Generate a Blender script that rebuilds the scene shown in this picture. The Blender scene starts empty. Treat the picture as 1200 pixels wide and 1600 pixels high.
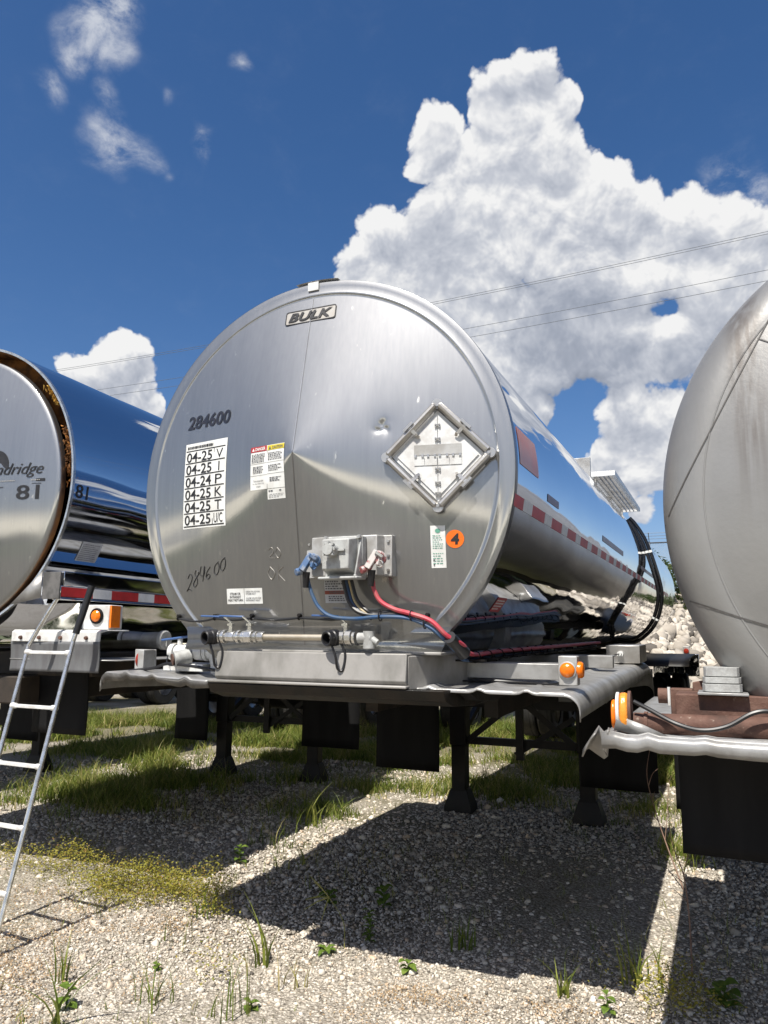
import bpy, bmesh, math, random
import numpy as np
from mathutils import Vector, Matrix

S = bpy.context.scene
COL = S.collection
random.seed(7)
RNG = np.random.default_rng(11)

# ---------------------------------------------------------------- camera
cd = bpy.data.cameras.new("camera")
cam = bpy.data.objects.new("camera", cd)
COL.objects.link(cam)
cd.sensor_fit = 'AUTO'
cd.sensor_width = 36.0
cd.lens = 26.65
cd.clip_start = 0.05
cd.clip_end = 3000
Rv = Vector((0.91575, 0.40160, 0.01094))
Uv = Vector((0.05852, -0.16027, 0.98534))
Fv = Vector((-0.39746, 0.90168, 0.17027))
M = Matrix(((Rv.x, Uv.x, -Fv.x, 0), (Rv.y, Uv.y, -Fv.y, 0), (Rv.z, Uv.z, -Fv.z, 1.5887), (0, 0, 0, 1)))
cam.matrix_world = M
S.camera = cam

# ---------------------------------------------------------------- light, sky, exposure
SUN = Vector((-0.045, -0.635, 1.0)).normalized()      # towards the sun
sd = bpy.data.lights.new("sun", 'SUN')
sd.energy = 5.0
sd.angle = math.radians(0.5)
sd.color = (1.0, 0.95, 0.87)
sun = bpy.data.objects.new("sun", sd)
COL.objects.link(sun)
sun.location = (-2, -20, 30)
sun.rotation_euler = SUN.to_track_quat('Z', 'Y').to_euler()
S.view_settings.view_transform = 'Standard'
S.view_settings.look = 'None'
S.view_settings.gamma = 1.0
S.view_settings.exposure = 0.58

SKY_STRENGTH = 0.076
SKY_SAT = 1.28
CLOUD_UP = 0.60
BLOBS = [(-0.158, 0.756, 0.635, 0.032, 1.0), (-0.185, 0.758, 0.626, 0.031, 1.0), (-0.136, 0.778, 0.614, 0.026, 1.0), (-0.176, 0.783, 0.597, 0.049, 1.0), (-0.205, 0.764, 0.612, 0.031, 1.0), (-0.274, 0.76, 0.589, 0.033, 1.0), (-0.291, 0.771, 0.566, 0.026, 1.0), (-0.253, 0.791, 0.557, 0.044, 1.0), (-0.203, 0.808, 0.554, 0.062, 1.0), (-0.151, 0.814, 0.561, 0.043, 1.0), (-0.122, 0.835, 0.537, 0.039, 1.0), (-0.275, 0.808, 0.521, 0.042, 1.0), (-0.233, 0.83, 0.507, 0.068, 1.0), (-0.167, 0.849, 0.502, 0.067, 1.0), (-0.098, 0.845, 0.525, 0.036, 0.9), (-0.106, 0.866, 0.489, 0.058, 1.0), (-0.059, 0.87, 0.489, 0.043, 0.9), (-0.342, 0.806, 0.483, 0.043, 1.0), (-0.389, 0.794, 0.468, 0.031, 1.0), (-0.299, 0.827, 0.476, 0.059, 1.0), (-0.405, 0.791, 0.459, 0.02, 0.8), (-0.242, 0.858, 0.454, 0.086, 1.0), (-0.168, 0.884, 0.435, 0.077, 1.0), (-0.093, 0.896, 0.435, 0.074, 1.0), (-0.021, 0.902, 0.432, 0.064, 1.0), (-0.004, 0.877, 0.48, 0.038, 0.8), (0.042, 0.89, 0.453, 0.048, 0.9), (0.073, 0.907, 0.416, 0.067, 1.0), (0.038, 0.92, 0.389, 0.063, 1.0), (-0.175, 0.909, 0.379, 0.071, 1.0), (-0.1, 0.928, 0.358, 0.069, 1.0), (-0.026, 0.934, 0.357, 0.059, 1.0), (-0.254, 0.897, 0.361, 0.049, 0.9), (-0.227, 0.917, 0.329, 0.04, 0.9), (-0.198, 0.933, 0.301, 0.032, 0.8), (-0.098, 0.952, 0.29, 0.054, 1.0), (-0.054, 0.961, 0.272, 0.061, 1.0), (-0.109, 0.963, 0.245, 0.039, 0.8), (-0.094, 0.978, 0.185, 0.017, 0.8), (-0.076, 0.983, 0.164, 0.019, 0.8), (-0.065, 0.972, 0.226, 0.046, 0.7), (-0.295, 0.865, 0.407, 0.081, 1.0), (-0.352, 0.832, 0.429, 0.056, 1.0), (-0.663, 0.674, 0.325, 0.032, 1.0), (-0.644, 0.685, 0.341, 0.028, 1.0), (-0.683, 0.659, 0.315, 0.026, 1.0), (-0.7, 0.64, 0.317, 0.016, 0.8), (-0.636, 0.7, 0.325, 0.019, 1.0), (-0.652, 0.698, 0.297, 0.035, 1.0), (-0.634, 0.719, 0.285, 0.022, 1.0), (-0.668, 0.69, 0.28, 0.031, 1.0)]
WISPS = [(0.039, 0.854, 0.519, 0.021, 0.55), (0.057, 0.865, 0.498, 0.02, 0.6), (-0.568, 0.524, 0.634, 0.034, 0.75), (-0.592, 0.523, 0.614, 0.023, 0.6), (-0.56, 0.55, 0.62, 0.021, 0.6), (-0.628, 0.517, 0.582, 0.02, 0.5), (-0.578, 0.563, 0.591, 0.014, 0.5), (-0.59, 0.584, 0.557, 0.033, 0.6), (-0.578, 0.602, 0.551, 0.021, 0.55), (-0.515, 0.641, 0.568, 0.014, 0.45), (-0.518, 0.649, 0.558, 0.013, 0.45), (-0.462, 0.614, 0.64, 0.011, 0.5), (-0.566, 0.627, 0.536, 0.008, 0.35), (-0.526, 0.606, 0.596, 0.007, 0.35), (-0.55, 0.522, 0.652, 0.031, 0.78)]
HOLES = [(-0.158, 0.938, 0.310, 0.032), (-0.150, 0.955, 0.262, 0.030), (-0.189, 0.878, 0.44, 0.020), (-0.034, 0.915, 0.402, 0.02)]


class NT:
    """small node-tree builder"""
    def __init__(s, tree):
        s.t = tree

    def n(s, typ, ins=None, **kw):
        nd = s.t.nodes.new(typ)
        for k, v in kw.items():
            setattr(nd, k, v)
        for k, v in (ins or {}).items():
            sock = nd.inputs[k]
            if isinstance(v, bpy.types.NodeSocket):
                s.t.links.new(v, sock)
            else:
                sock.default_value = v
        return nd

    def math(s, op, a, b=0.0, c=0.0, clamp=False):
        return s.n('ShaderNodeMath', {0: a, 1: b, 2: c}, operation=op, use_clamp=clamp).outputs[0]

    def vmath(s, op, a, b=(0, 0, 0), scale=1.0):
        nd = s.n('ShaderNodeVectorMath', {0: a, 1: b}, operation=op)
        nd.inputs[3].default_value = scale
        return nd.outputs['Value'] if op in ('DISTANCE', 'LENGTH', 'DOT_PRODUCT') else nd.outputs[0]

    def noise(s, vec, scale, detail=3.0, rough=0.55, lac=2.0, dist=0.0):
        return s.n('ShaderNodeTexNoise', {'Vector': vec, 'Scale': scale, 'Detail': detail, 'Roughness': rough, 'Lacunarity': lac, 'Distortion': dist})

    def ramp(s, fac, stops, interp='LINEAR'):
        nd = s.n('ShaderNodeValToRGB', {'Fac': fac})
        cr = nd.color_ramp
        cr.interpolation = interp
        while len(cr.elements) < len(stops):
            cr.elements.new(0.5)
        for e, (p, c) in zip(cr.elements, stops):
            e.position = p
            e.color = (*c, 1) if len(c) == 3 else c
        return nd.outputs[0]

    def mix(s, fac, a, b, blend='MIX'):
        nd = s.n('ShaderNodeMix', data_type='RGBA', blend_type=blend)
        for k, v in ((0, fac), (6, a), (7, b)):
            if isinstance(v, bpy.types.NodeSocket):
                s.t.links.new(v, nd.inputs[k])
            else:
                nd.inputs[k].default_value = v if k == 0 else (*v[:3], 1)
        return nd.outputs[2]

    def smooth(s, x, a, b, lo=0.0, hi=1.0):
        return s.n('ShaderNodeMapRange', {'Value': x, 'From Min': a, 'From Max': b, 'To Min': lo, 'To Max': hi}, interpolation_type='SMOOTHSTEP').outputs[0]


def cloud_group():
    g = bpy.data.node_groups.new("cloud_density", 'ShaderNodeTree')
    g.interface.new_socket("Direction", in_out='INPUT', socket_type='NodeSocketVector')
    g.interface.new_socket("Warp", in_out='INPUT', socket_type='NodeSocketVector')
    g.interface.new_socket("Body", in_out='OUTPUT', socket_type='NodeSocketFloat')
    g.interface.new_socket("Detail", in_out='OUTPUT', socket_type='NodeSocketFloat')
    g.interface.new_socket("Billow", in_out='OUTPUT', socket_type='NodeSocketFloat')
    t = NT(g)
    gi = g.nodes.new('NodeGroupInput')
    d0 = gi.outputs[0]
    d = t.vmath('ADD', d0, gi.outputs[1])
    acc = None
    for (x, y, z, r, s) in BLOBS:
        q = t.vmath('DISTANCE', d, (x, y, z))
        v = t.math('MULTIPLY_ADD', q, -s / (r * 1.12), s)
        acc = v if acc is None else t.math('SMOOTH_MAX', acc, v, 0.06)
    for (x, y, z, r) in HOLES:
        q = t.vmath('DISTANCE', d, (x, y, z))
        hv = t.math('MAXIMUM', t.math('MULTIPLY_ADD', q, -0.50 / r, 0.80), 0.0)
        acc = t.math('MULTIPLY_ADD', hv, -1.0, t.math('MINIMUM', acc, 0.75))
    # the rest of the sky: scattered cumulus to the sides, only low ones behind the camera
    side = t.vmath('DOT_PRODUCT', d0, (-0.39, 0.85, 0.36))
    away = t.smooth(side, 0.50, 0.28)
    sep = t.n('ShaderNodeSeparateXYZ', {0: d0})
    up = t.math('ADD', t.math('MAXIMUM', sep.outputs[2], 0.0), 0.25)
    flat = t.n('ShaderNodeCombineXYZ', {0: t.math('DIVIDE', sep.outputs[0], up), 1: t.math('DIVIDE', sep.outputs[1], up), 2: 0.0}).outputs[0]
    gn = t.noise(flat, 1.3, 3.0, 0.5).outputs[0]
    clear = t.math('MULTIPLY', t.smooth(sep.outputs[1], 0.30, 0.05), t.smooth(sep.outputs[2], 0.10, 0.2))
    gen = t.math('MULTIPLY', t.smooth(gn, 0.47, 0.72), t.math('SUBTRACT', away, clear, clamp=True))
    acc = t.math('MAXIMUM', acc, t.math('MULTIPLY_ADD', gen, 1.9, -0.85))
    bil = t.n('ShaderNodeTexVoronoi', {'Vector': d, 'Scale': 33.0, 'Detail': 2.0, 'Roughness': 0.6, 'Lacunarity': 2.3}, feature='F1', normalize=True).outputs['Distance']
    fb = t.noise(d0, 14.0, 7.0, 0.62).outputs[0]
    bil2 = t.n('ShaderNodeTexVoronoi', {'Vector': d, 'Scale': 13.0, 'Detail': 0.0}, feature='F1').outputs['Distance']
    e = t.math('MULTIPLY_ADD', bil, -0.85, 0.34)
    e = t.math('ADD', e, t.math('MULTIPLY_ADD', bil2, -0.55, 0.24))
    e = t.math('ADD', e, t.math('MULTIPLY_ADD', fb, 0.75, -0.375))
    go = g.nodes.new('NodeGroupOutput')
    g.links.new(acc, go.inputs[0])
    g.links.new(e, go.inputs[1])
    bw = t.math('MULTIPLY_ADD', bil, -1.0, t.math('MULTIPLY', bil2, -0.8))
    g.links.new(t.math('MULTIPLY_ADD', fb, 0.22, bw), go.inputs[2])
    return g


wd = bpy.data.worlds.new("World")
S.world = wd
wd.use_nodes = True
wd.cycles.sampling_method = 'MANUAL'
wd.cycles.sample_map_resolution = 512
wt = wd.node_tree
wt.nodes.clear()
W = NT(wt)
sky = W.n('ShaderNodeTexSky', sky_type='NISHITA')
sky.sun_disc = False
sky.sun_elevation = math.asin(SUN.z)
sky.sun_rotation = math.atan2(SUN.x, SUN.y)
sky.altitude = 200
sky.air_density = 1.0
sky.dust_density = 1.0
sky.ozone_density = 2.5
dirn = W.n('ShaderNodeTexCoord').outputs['Generated']
CG = cloud_group()
warp = W.vmath('SCALE', W.vmath('SUBTRACT', W.noise(dirn, 9.0, 2.0, 0.55).outputs['Color'], (0.5, 0.5, 0.5)), scale=0.05)
c0 = W.n('ShaderNodeGroup', node_tree=CG)
wt.links.new(dirn, c0.inputs[0])
c1 = W.n('ShaderNodeGroup', node_tree=CG)
wt.links.new(W.vmath('ADD', dirn, (0.0, -0.008, 0.019)), c1.inputs[0])
wt.links.new(warp, c0.inputs[1])
wt.links.new(warp, c1.inputs[1])
body, body_up = c0.outputs[0], c1.outputs[0]
det = c0.outputs[1]
bil, bil_up = c0.outputs[2], c1.outputs[2]
dens = W.math('ADD', body, det)
alpha = W.smooth(dens, 0.0, 0.17)
# sunlit relief: compare the cloud's height here with its height a little towards the sun
h0 = W.math('ADD', W.math('SMOOTH_MIN', body, 0.30, 0.25), bil)
h1 = W.math('ADD', W.math('SMOOTH_MIN', body_up, 0.30, 0.25), bil_up)
relief = W.math('MULTIPLY', W.math('SUBTRACT', h0, h1), 0.8)
core = W.math('MULTIPLY', W.smooth(body_up, 0.25, 0.95), W.smooth(W.noise(W.vmath('ADD', dirn, warp), 4.5, 2.0, 0.5).outputs[0], 0.40, 0.62))
sepd = W.n('ShaderNodeSeparateXYZ', {0: dirn})
base_d = W.vmath('DISTANCE', W.vmath('ADD', dirn, W.vmath('SCALE', warp, scale=1.5)), (-0.15, 0.915, 0.375))
base_grey = W.smooth(base_d, 0.125, 0.02, 0.0, 0.34)
lowgrey = W.smooth(sepd.outputs[2], 0.46, 0.34, 0.10, 0.36)
lum = W.math('SUBTRACT', W.math('ADD', relief, 0.83), W.math('ADD', W.math('MULTIPLY', core, lowgrey), base_grey), clamp=True)
ccol = W.ramp(lum, [(0.0, (0.24, 0.28, 0.36)), (0.45, (0.42, 0.46, 0.55)), (0.74, (0.64, 0.67, 0.74)), (1.0, (1.0, 1.0, 1.0))])
ccol = W.mix(1.0, ccol, (CLOUD_UP / SKY_STRENGTH,) * 3, 'MULTIPLY')
# thin wisps
wacc = None
for (x, y, z, r, s_) in WISPS:
    v_ = W.math('MULTIPLY_ADD', W.vmath('DISTANCE', W.vmath('ADD', dirn, W.vmath('SCALE', warp, scale=1.6)), (x, y, z)), -1.0 / (r * 1.5), 1.0)
    v_ = W.math('MULTIPLY', W.math('MAXIMUM', v_, 0.0), s_)
    wacc = v_ if wacc is None else W.math('SMOOTH_MAX', wacc, v_, 0.1)
wn = W.noise(W.vmath('MULTIPLY', W.vmath('ADD', dirn, warp), (1.0, 1.0, 1.5)), 17.0, 7.0, 0.66).outputs[0]
wal = W.smooth(W.math('MULTIPLY', wacc, W.math('MULTIPLY_ADD', wn, 3.2, -0.95)), 0.03, 0.62, 0.0, 0.82)
skyc = W.n('ShaderNodeHueSaturation', {'Saturation': SKY_SAT, 'Value': 1.0, 'Color': sky.outputs[0]}).outputs[0]
skyc = W.mix(1.0, skyc, (1.12, 0.985, 1.03), 'MULTIPLY')
skyc = W.mix(wal, skyc, (0.78 * CLOUD_UP / SKY_STRENGTH, 0.81 * CLOUD_UP / SKY_STRENGTH, 0.87 * CLOUD_UP / SKY_STRENGTH))
# pale cover added to the unseen sky behind, to lighten the head's reflection
added_veil = W.math('MULTIPLY', W.smooth(sepd.outputs[1], 0.15, -0.45), W.math('MULTIPLY_ADD', W.noise(dirn, 2.5, 3.0, 0.5).outputs[0], 0.4, 0.10))
skyc = W.mix(added_veil, skyc, tuple(c * CLOUD_UP / SKY_STRENGTH for c in (0.80, 0.84, 0.88)))
bank = W.math('MULTIPLY', W.smooth(sepd.outputs[2], 0.10, 0.045), W.smooth(sepd.outputs[1], 0.10, -0.25))  # bright low band added there too, overdriven to streak the head's reflection
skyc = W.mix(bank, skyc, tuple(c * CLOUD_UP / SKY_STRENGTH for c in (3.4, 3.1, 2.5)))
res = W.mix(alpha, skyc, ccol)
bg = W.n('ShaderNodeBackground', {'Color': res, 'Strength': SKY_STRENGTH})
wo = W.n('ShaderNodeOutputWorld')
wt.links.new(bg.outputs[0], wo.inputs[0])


# ---------------------------------------------------------------- mesh helpers
class MB:
    def __init__(s):
        s.v, s.f, s.m = [], [], []

    def add(s, vs, fs, mi=0):
        o = len(s.v)
        s.v += [tuple(v) for v in vs]
        s.f += [tuple(i + o for i in f) for f in fs]
        s.m += [mi] * len(fs)
        return s

    def box(s, x0, x1, y0, y1, z0, z1, mi=0):
        x0, x1 = min(x0, x1), max(x0, x1)
        y0, y1 = min(y0, y1), max(y0, y1)
        z0, z1 = min(z0, z1), max(z0, z1)
        return s.add([(x0, y0, z0), (x1, y0, z0), (x1, y1, z0), (x0, y1, z0), (x0, y0, z1), (x1, y0, z1), (x1, y1, z1), (x0, y1, z1)],
                     [(0, 3, 2, 1), (4, 5, 6, 7), (0, 1, 5, 4), (1, 2, 6, 5), (2, 3, 7, 6), (3, 0, 4, 7)], mi)

    def bar(s, p0, p1, w, h, up=(0, 0, 1), mi=0):
        """rectangular bar from p0 to p1, w across, h along 'up'"""
        p0, p1 = Vector(p0), Vector(p1)
        d = (p1 - p0).normalized()
        u = Vector(up)
        a = d.cross(u)
        if a.length < 1e-4:
            a = d.cross(Vector((1, 0, 0)))
        a.normalize()
        b = a.cross(d)
        c = [p + a * (i * w / 2) + b * (j * h / 2) for p in (p0, p1) for i, j in ((-1, -1), (1, -1), (1, 1), (-1, 1))]
        return s.add(c, [(3, 2, 1, 0), (4, 5, 6, 7), (0, 1, 5, 4), (1, 2, 6, 5), (2, 3, 7, 6), (3, 0, 4, 7)], mi)

    def ring(s, p, d, r, seg, ph=0.0, ref=None):
        d = Vector(d).normalized()
        a = Vector(ref) if ref is not None else (Vector((0, 0, 1)) if abs(d.z) < .9 else Vector((1, 0, 0)))
        a = (a - d * a.dot(d)).normalized()
        b = d.cross(a)
        return [Vector(p) + (a * math.cos(t) + b * math.sin(t)) * r for t in [2 * math.pi * i / seg + ph for i in range(seg)]]

    def cyl(s, p0, p1, r0, r1=None, seg=20, mi=0, caps=True, ph=0.0):
        p0, p1 = Vector(p0), Vector(p1)
        r1 = r0 if r1 is None else r1
        vs = s.ring(p0, p1 - p0, r0, seg, ph) + s.ring(p1, p1 - p0, r1, seg, ph)
        fs = [(i, (i + 1) % seg, seg + (i + 1) % seg, seg + i) for i in range(seg)]
        if caps:
            fs += [tuple(range(seg - 1, -1, -1)), tuple(range(seg, 2 * seg))]
        return s.add(vs, fs, mi)

    def tube(s, pts, r, seg=8, mi=0, caps=True, closed=False):
        pts = [Vector(p) for p in pts]
        n = len(pts)
        rs = r if isinstance(r, (list, tuple)) else [r] * n
        vs = []
        ref = None
        for i, p in enumerate(pts):
            if closed:
                d = pts[(i + 1) % n] - pts[i - 1]
            else:
                d = pts[min(i + 1, n - 1)] - pts[max(i - 1, 0)]
            d.normalize()
            if ref is None:
                ref = Vector((0, 0, 1)) if abs(d.z) < .8 else Vector((1, 0, 0))
            ref = (ref - d * ref.dot(d)).normalized()
            vs += s.ring(p, d, rs[i], seg, 0, ref)
        fs = []
        for i in range(n if closed else n - 1):
            j = (i + 1) % n
            fs += [(i * seg + k, i * seg + (k + 1) % seg, j * seg + (k + 1) % seg, j * seg + k) for k in range(seg)]
        if caps and not closed:
            fs += [tuple(range(seg - 1, -1, -1)), tuple((n - 1) * seg + k for k in range(seg))]
        return s.add(vs, fs, mi)

    def lathe(s, prof, o, axis, seg=32, mi=0):
        """prof: (radius, distance along axis)"""
        o, ax = Vector(o), Vector(axis).normalized()
        vs = []
        for r, t in prof:
            vs += s.ring(o + ax * t, ax, max(r, 1e-4), seg)
        fs = []
        for i in range(len(prof) - 1):
            fs += [(i * seg + k, i * seg + (k + 1) % seg, (i + 1) * seg + (k + 1) % seg, (i + 1) * seg + k) for k in range(seg)]
        return s.add(vs, fs, mi)

    def prism(s, poly, axis, a0, a1, mi=0):
        """poly in the two remaining axes (in order), extruded along axis index"""
        def P(u, v, a):
            c = [u, v]
            c.insert(axis, a)
            return tuple(c)
        n = len(poly)
        vs = [P(u, v, a0) for u, v in poly] + [P(u, v, a1) for u, v in poly]
        fs = [(i, (i + 1) % n, n + (i + 1) % n, n + i) for i in range(n)] + [tuple(range(n - 1, -1, -1)), tuple(range(n, 2 * n))]
        return s.add(vs, fs, mi)

    def grid(s, fn, nu, nv, mi=0):
        vs = [fn(i / nu, j / nv) for j in range(nv + 1) for i in range(nu + 1)]
        fs = [(j * (nu + 1) + i, j * (nu + 1) + i + 1, (j + 1) * (nu + 1) + i + 1, (j + 1) * (nu + 1) + i) for j in range(nv) for i in range(nu)]
        return s.add(vs, fs, mi)

    def build(s, name, mats, parent=None, smooth=True, angle=35, bevel=0.0, solid=0.0, fix=True):
        me = bpy.data.meshes.new(name)
        me.from_pydata(s.v, [], s.f)
        if fix and not solid:
            bm = bmesh.new()
            bm.from_mesh(me)
            bmesh.ops.recalc_face_normals(bm, faces=bm.faces)
            bm.to_mesh(me)
            bm.free()
        if not isinstance(mats, (list, tuple)):
            mats = [mats]
        for m in mats:
            me.materials.append(m)
        if len(mats) > 1:
            me.polygons.foreach_set('material_index', s.m)
        if smooth:
            me.polygons.foreach_set('use_smooth', [True] * len(me.polygons))
            me.set_sharp_from_angle(angle=math.radians(angle))
        o = bpy.data.objects.new(name, me)
        COL.objects.link(o)
        if parent is not None:
            o.parent = parent
        if solid:
            md = o.modifiers.new('thickness', 'SOLIDIFY')
            md.thickness = solid
            md.offset = 0
        if bevel:
            md = o.modifiers.new('edge', 'BEVEL')
            md.width = bevel
            md.segments = 2
            md.limit_method = 'ANGLE'
            md.angle_limit = math.radians(40)
        return o


def mesh_np(name, V, F, mats, parent=None, smooth=False, tint=None):
    """fast mesh of equal-sized faces; tint: one value per vertex"""
    V = np.asarray(V, np.float32)
    F = np.asarray(F, np.int32)
    k = F.shape[1]
    me = bpy.data.meshes.new(name)
    me.vertices.add(len(V))
    me.vertices.foreach_set('co', V.ravel())
    me.loops.add(F.size)
    me.loops.foreach_set('vertex_index', F.ravel())
    me.polygons.add(len(F))
    me.polygons.foreach_set('loop_start', np.arange(0, F.size, k, dtype=np.int32))
    me.polygons.foreach_set('loop_total', np.full(len(F), k, np.int32))
    if smooth:
        me.polygons.foreach_set('use_smooth', np.ones(len(F), bool))
    if tint is not None:
        at = me.attributes.new('tint', 'FLOAT', 'POINT')
        at.data.foreach_set('value', np.asarray(tint, np.float32))
    me.update(calc_edges=True)
    me.materials.append(mats)
    o = bpy.data.objects.new(name, me)
    COL.objects.link(o)
    if parent is not None:
        o.parent = parent
    return o


def tag(o, label=None, cat=None, group=None, kind=None):
    if label:
        o['label'] = label
    if cat:
        o['category'] = cat
    if group:
        o['group'] = group
    if kind:
        o['kind'] = kind
    return o


def empty(name, loc=(0, 0, 0), rx=0.0, rz=0.0):
    o = bpy.data.objects.new(name, None)
    o.empty_display_size = 0.3
    COL.objects.link(o)
    o.location = loc
    o.rotation_euler = (rx, 0, rz)
    return o


def arc(c, r, a0, a1, n, ax=(0, 1)):
    out = []
    for i in range(n + 1):
        t = math.radians(a0 + (a1 - a0) * i / n)
        p = list(c)
        p[ax[0]] += r * math.cos(t)
        p[ax[1]] += r * math.sin(t)
        out.append(tuple(p))
    return out


def smooth_path(pts, n=6):
    """Catmull-Rom through pts"""
    P = [Vector(p) for p in pts]
    P = [P[0] * 2 - P[1]] + P + [P[-1] * 2 - P[-2]]
    out = []
    for i in range(1, len(P) - 2):
        a, b, c, d = P[i - 1:i + 3]
        for k in range(n):
            t = k / n
            out.append(0.5 * ((2 * b) + (c - a) * t + (2 * a - 5 * b + 4 * c - d) * t * t + (3 * b - a - 3 * c + d) * t ** 3))
    out.append(P[-2])
    return out


_TXT = {}


def text_geo(s, bold=0.0, shear=0.0):
    """outline of a line of text as a filled mesh: (verts 2-D in a 0..1 box, faces, aspect)"""
    k = (s, bold, shear)
    if k not in _TXT:
        cu = bpy.data.curves.new('t', 'FONT')
        cu.body = s
        cu.offset = bold
        cu.shear = shear
        cu.resolution_u = 3
        ob = bpy.data.objects.new('t', cu)
        COL.objects.link(ob)
        me = bpy.data.meshes.new_from_object(ob.evaluated_get(bpy.context.evaluated_depsgraph_get()))
        v = [(p.co.x, p.co.y) for p in me.vertices]
        f = [tuple(p.vertices) for p in me.polygons]
        bpy.data.objects.remove(ob)
        bpy.data.curves.remove(cu)
        bpy.data.meshes.remove(me)
        x0, x1 = min(a for a, b in v), max(a for a, b in v)
        y0, y1 = min(b for a, b in v), max(b for a, b in v)
        _TXT[k] = ([((a - x0) / (x1 - x0), (b - y0) / (y1 - y0)) for a, b in v], f, (x1 - x0) / (y1 - y0))
    return _TXT[k]


def put_text(mb, s, x0, x1, z0, z1, fn, bold=0.01, shear=0.0, mi=0, slope=0.0):
    v, f, _ = text_geo(s, bold, shear)
    mb.add([fn(x0 + a * (x1 - x0), z0 + b * (z1 - z0) + slope * a) for a, b in v], f, mi)


def greek(mb, x0, x1, z0, z1, rows, fn, mi=0, fill=0.55):
    """rows of print too small to read: short dashes"""
    h = (z1 - z0) / rows
    for r in range(rows):
        z = z1 - (r + 1) * h
        x = x0
        end = x1 - (x1 - x0) * random.choice((0, .05, .1, .3))
        while x < end - .004:
            w = min(random.uniform(.004, .014), end - x)
            mb.add([fn(x, z + h * .2), fn(x + w, z + h * .2), fn(x + w, z + h * (.2 + fill)), fn(x, z + h * (.2 + fill))], [(0, 1, 2, 3)], mi)
            x += w + .0035


# ---------------------------------------------------------------- materials
def base_mat(name):
    m = bpy.data.materials.new(name)
    m.use_nodes = True
    t = m.node_tree
    t.nodes.clear()
    N = NT(t)
    b = N.n('ShaderNodeBsdfPrincipled')
    o = N.n('ShaderNodeOutputMaterial')
    t.links.new(b.outputs[0], o.inputs[0])
    co = N.n('ShaderNodeTexCoord').outputs['Object']
    return m, N, b, co, t


def scaled(N, co, sc):
    return N.n('ShaderNodeMapping', {'Vector': co, 'Scale': sc}).outputs[0]


def setin(t, b, **kw):
    for k, v in kw.items():
        k = k.replace('_', ' ')
        if isinstance(v, bpy.types.NodeSocket):
            t.links.new(v, b.inputs[k])
        else:
            b.inputs[k].default_value = (*v, 1) if isinstance(v, tuple) and len(v) == 3 else v


def mat(name, col, rough=0.5, metal=0.0, col2=None, vscale=8.0, vsc3=(1, 1, 1), amount=(0.4, 0.65), bump=0.0, bscale=40.0, rvar=0.0, spec=0.5, detail=5.0):
    """plain surface whose colour drifts to col2 in worn or dirty patches"""
    m, N, b, co, t = base_mat(name)
    setin(t, b, Roughness=rough, Metallic=metal)
    b.inputs['Specular IOR Level'].default_value = spec
    if col2 is None:
        col2 = tuple(c * 0.8 for c in col)
    n = N.noise(scaled(N, co, vsc3), vscale, detail, 0.6).outputs[0]
    setin(t, b, **{'Base_Color': N.mix(N.smooth(n, *amount), col, col2)})
    if rvar:
        setin(t, b, Roughness=N.math('MULTIPLY_ADD', n, rvar, rough - rvar / 2))
    if bump:
        h = N.noise(co, bscale, 4.0, 0.6).outputs[0]
        setin(t, b, Normal=N.n('ShaderNodeBump', {'Height': h, 'Strength': bump, 'Distance': 0.01}).outputs[0])
    return m


def mat_brushed():
    m, N, b, co, t = base_mat('mill_finish_aluminium')
    st = N.noise(scaled(N, co, (70, 70, 1.6)), 1.0, 3.0, 0.6).outputs[0]
    st2 = N.noise(scaled(N, co, (9, 9, 0.8)), 1.0, 3.0, 0.6).outputs[0]
    big = N.noise(co, 1.6, 2.0, 0.5).outputs[0]
    sp = N.noise(scaled(N, co, (26, 26, 11)), 1.0, 2.0, 0.5).outputs[0]
    spots = N.smooth(sp, 0.68, 0.78)
    col = N.mix(N.math('MULTIPLY_ADD', st, 0.5, N.math('MULTIPLY', st2, 0.5)), (0.28, 0.288, 0.296), (0.43, 0.43, 0.425))
    col = N.mix(N.math('MULTIPLY', spots, 0.35), col, (0.80, 0.77, 0.70))
    r = N.math('MULTIPLY_ADD', st, 0.04, 0.085)
    r = N.math('ADD', r, N.math('MULTIPLY', spots, 0.2))
    h = N.math('MULTIPLY_ADD', st, 0.03, N.math('MULTIPLY', big, 0.02))
    bp = N.n('ShaderNodeBump', {'Height': h, 'Strength': 0.5, 'Distance': 0.012}).outputs[0]
    tg = N.n('ShaderNodeTangent', direction_type='RADIAL', axis='Z').outputs[0]
    setin(t, b, Base_Color=col, Roughness=r, Metallic=1.0, Normal=bp, Tangent=tg, Anisotropic=0.5)
    b2 = N.n('ShaderNodeBsdfPrincipled')
    setin(t, b2, Base_Color=col, Roughness=0.52, Metallic=1.0)
    mx = N.n('ShaderNodeMixShader', {0: 0.48})
    t.links.new(b.outputs[0], mx.inputs[1])
    t.links.new(b2.outputs[0], mx.inputs[2])
    out = [n for n in t.nodes if n.type == 'OUTPUT_MATERIAL'][0]
    t.links.new(mx.outputs[0], out.inputs[0])
    return m


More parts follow.
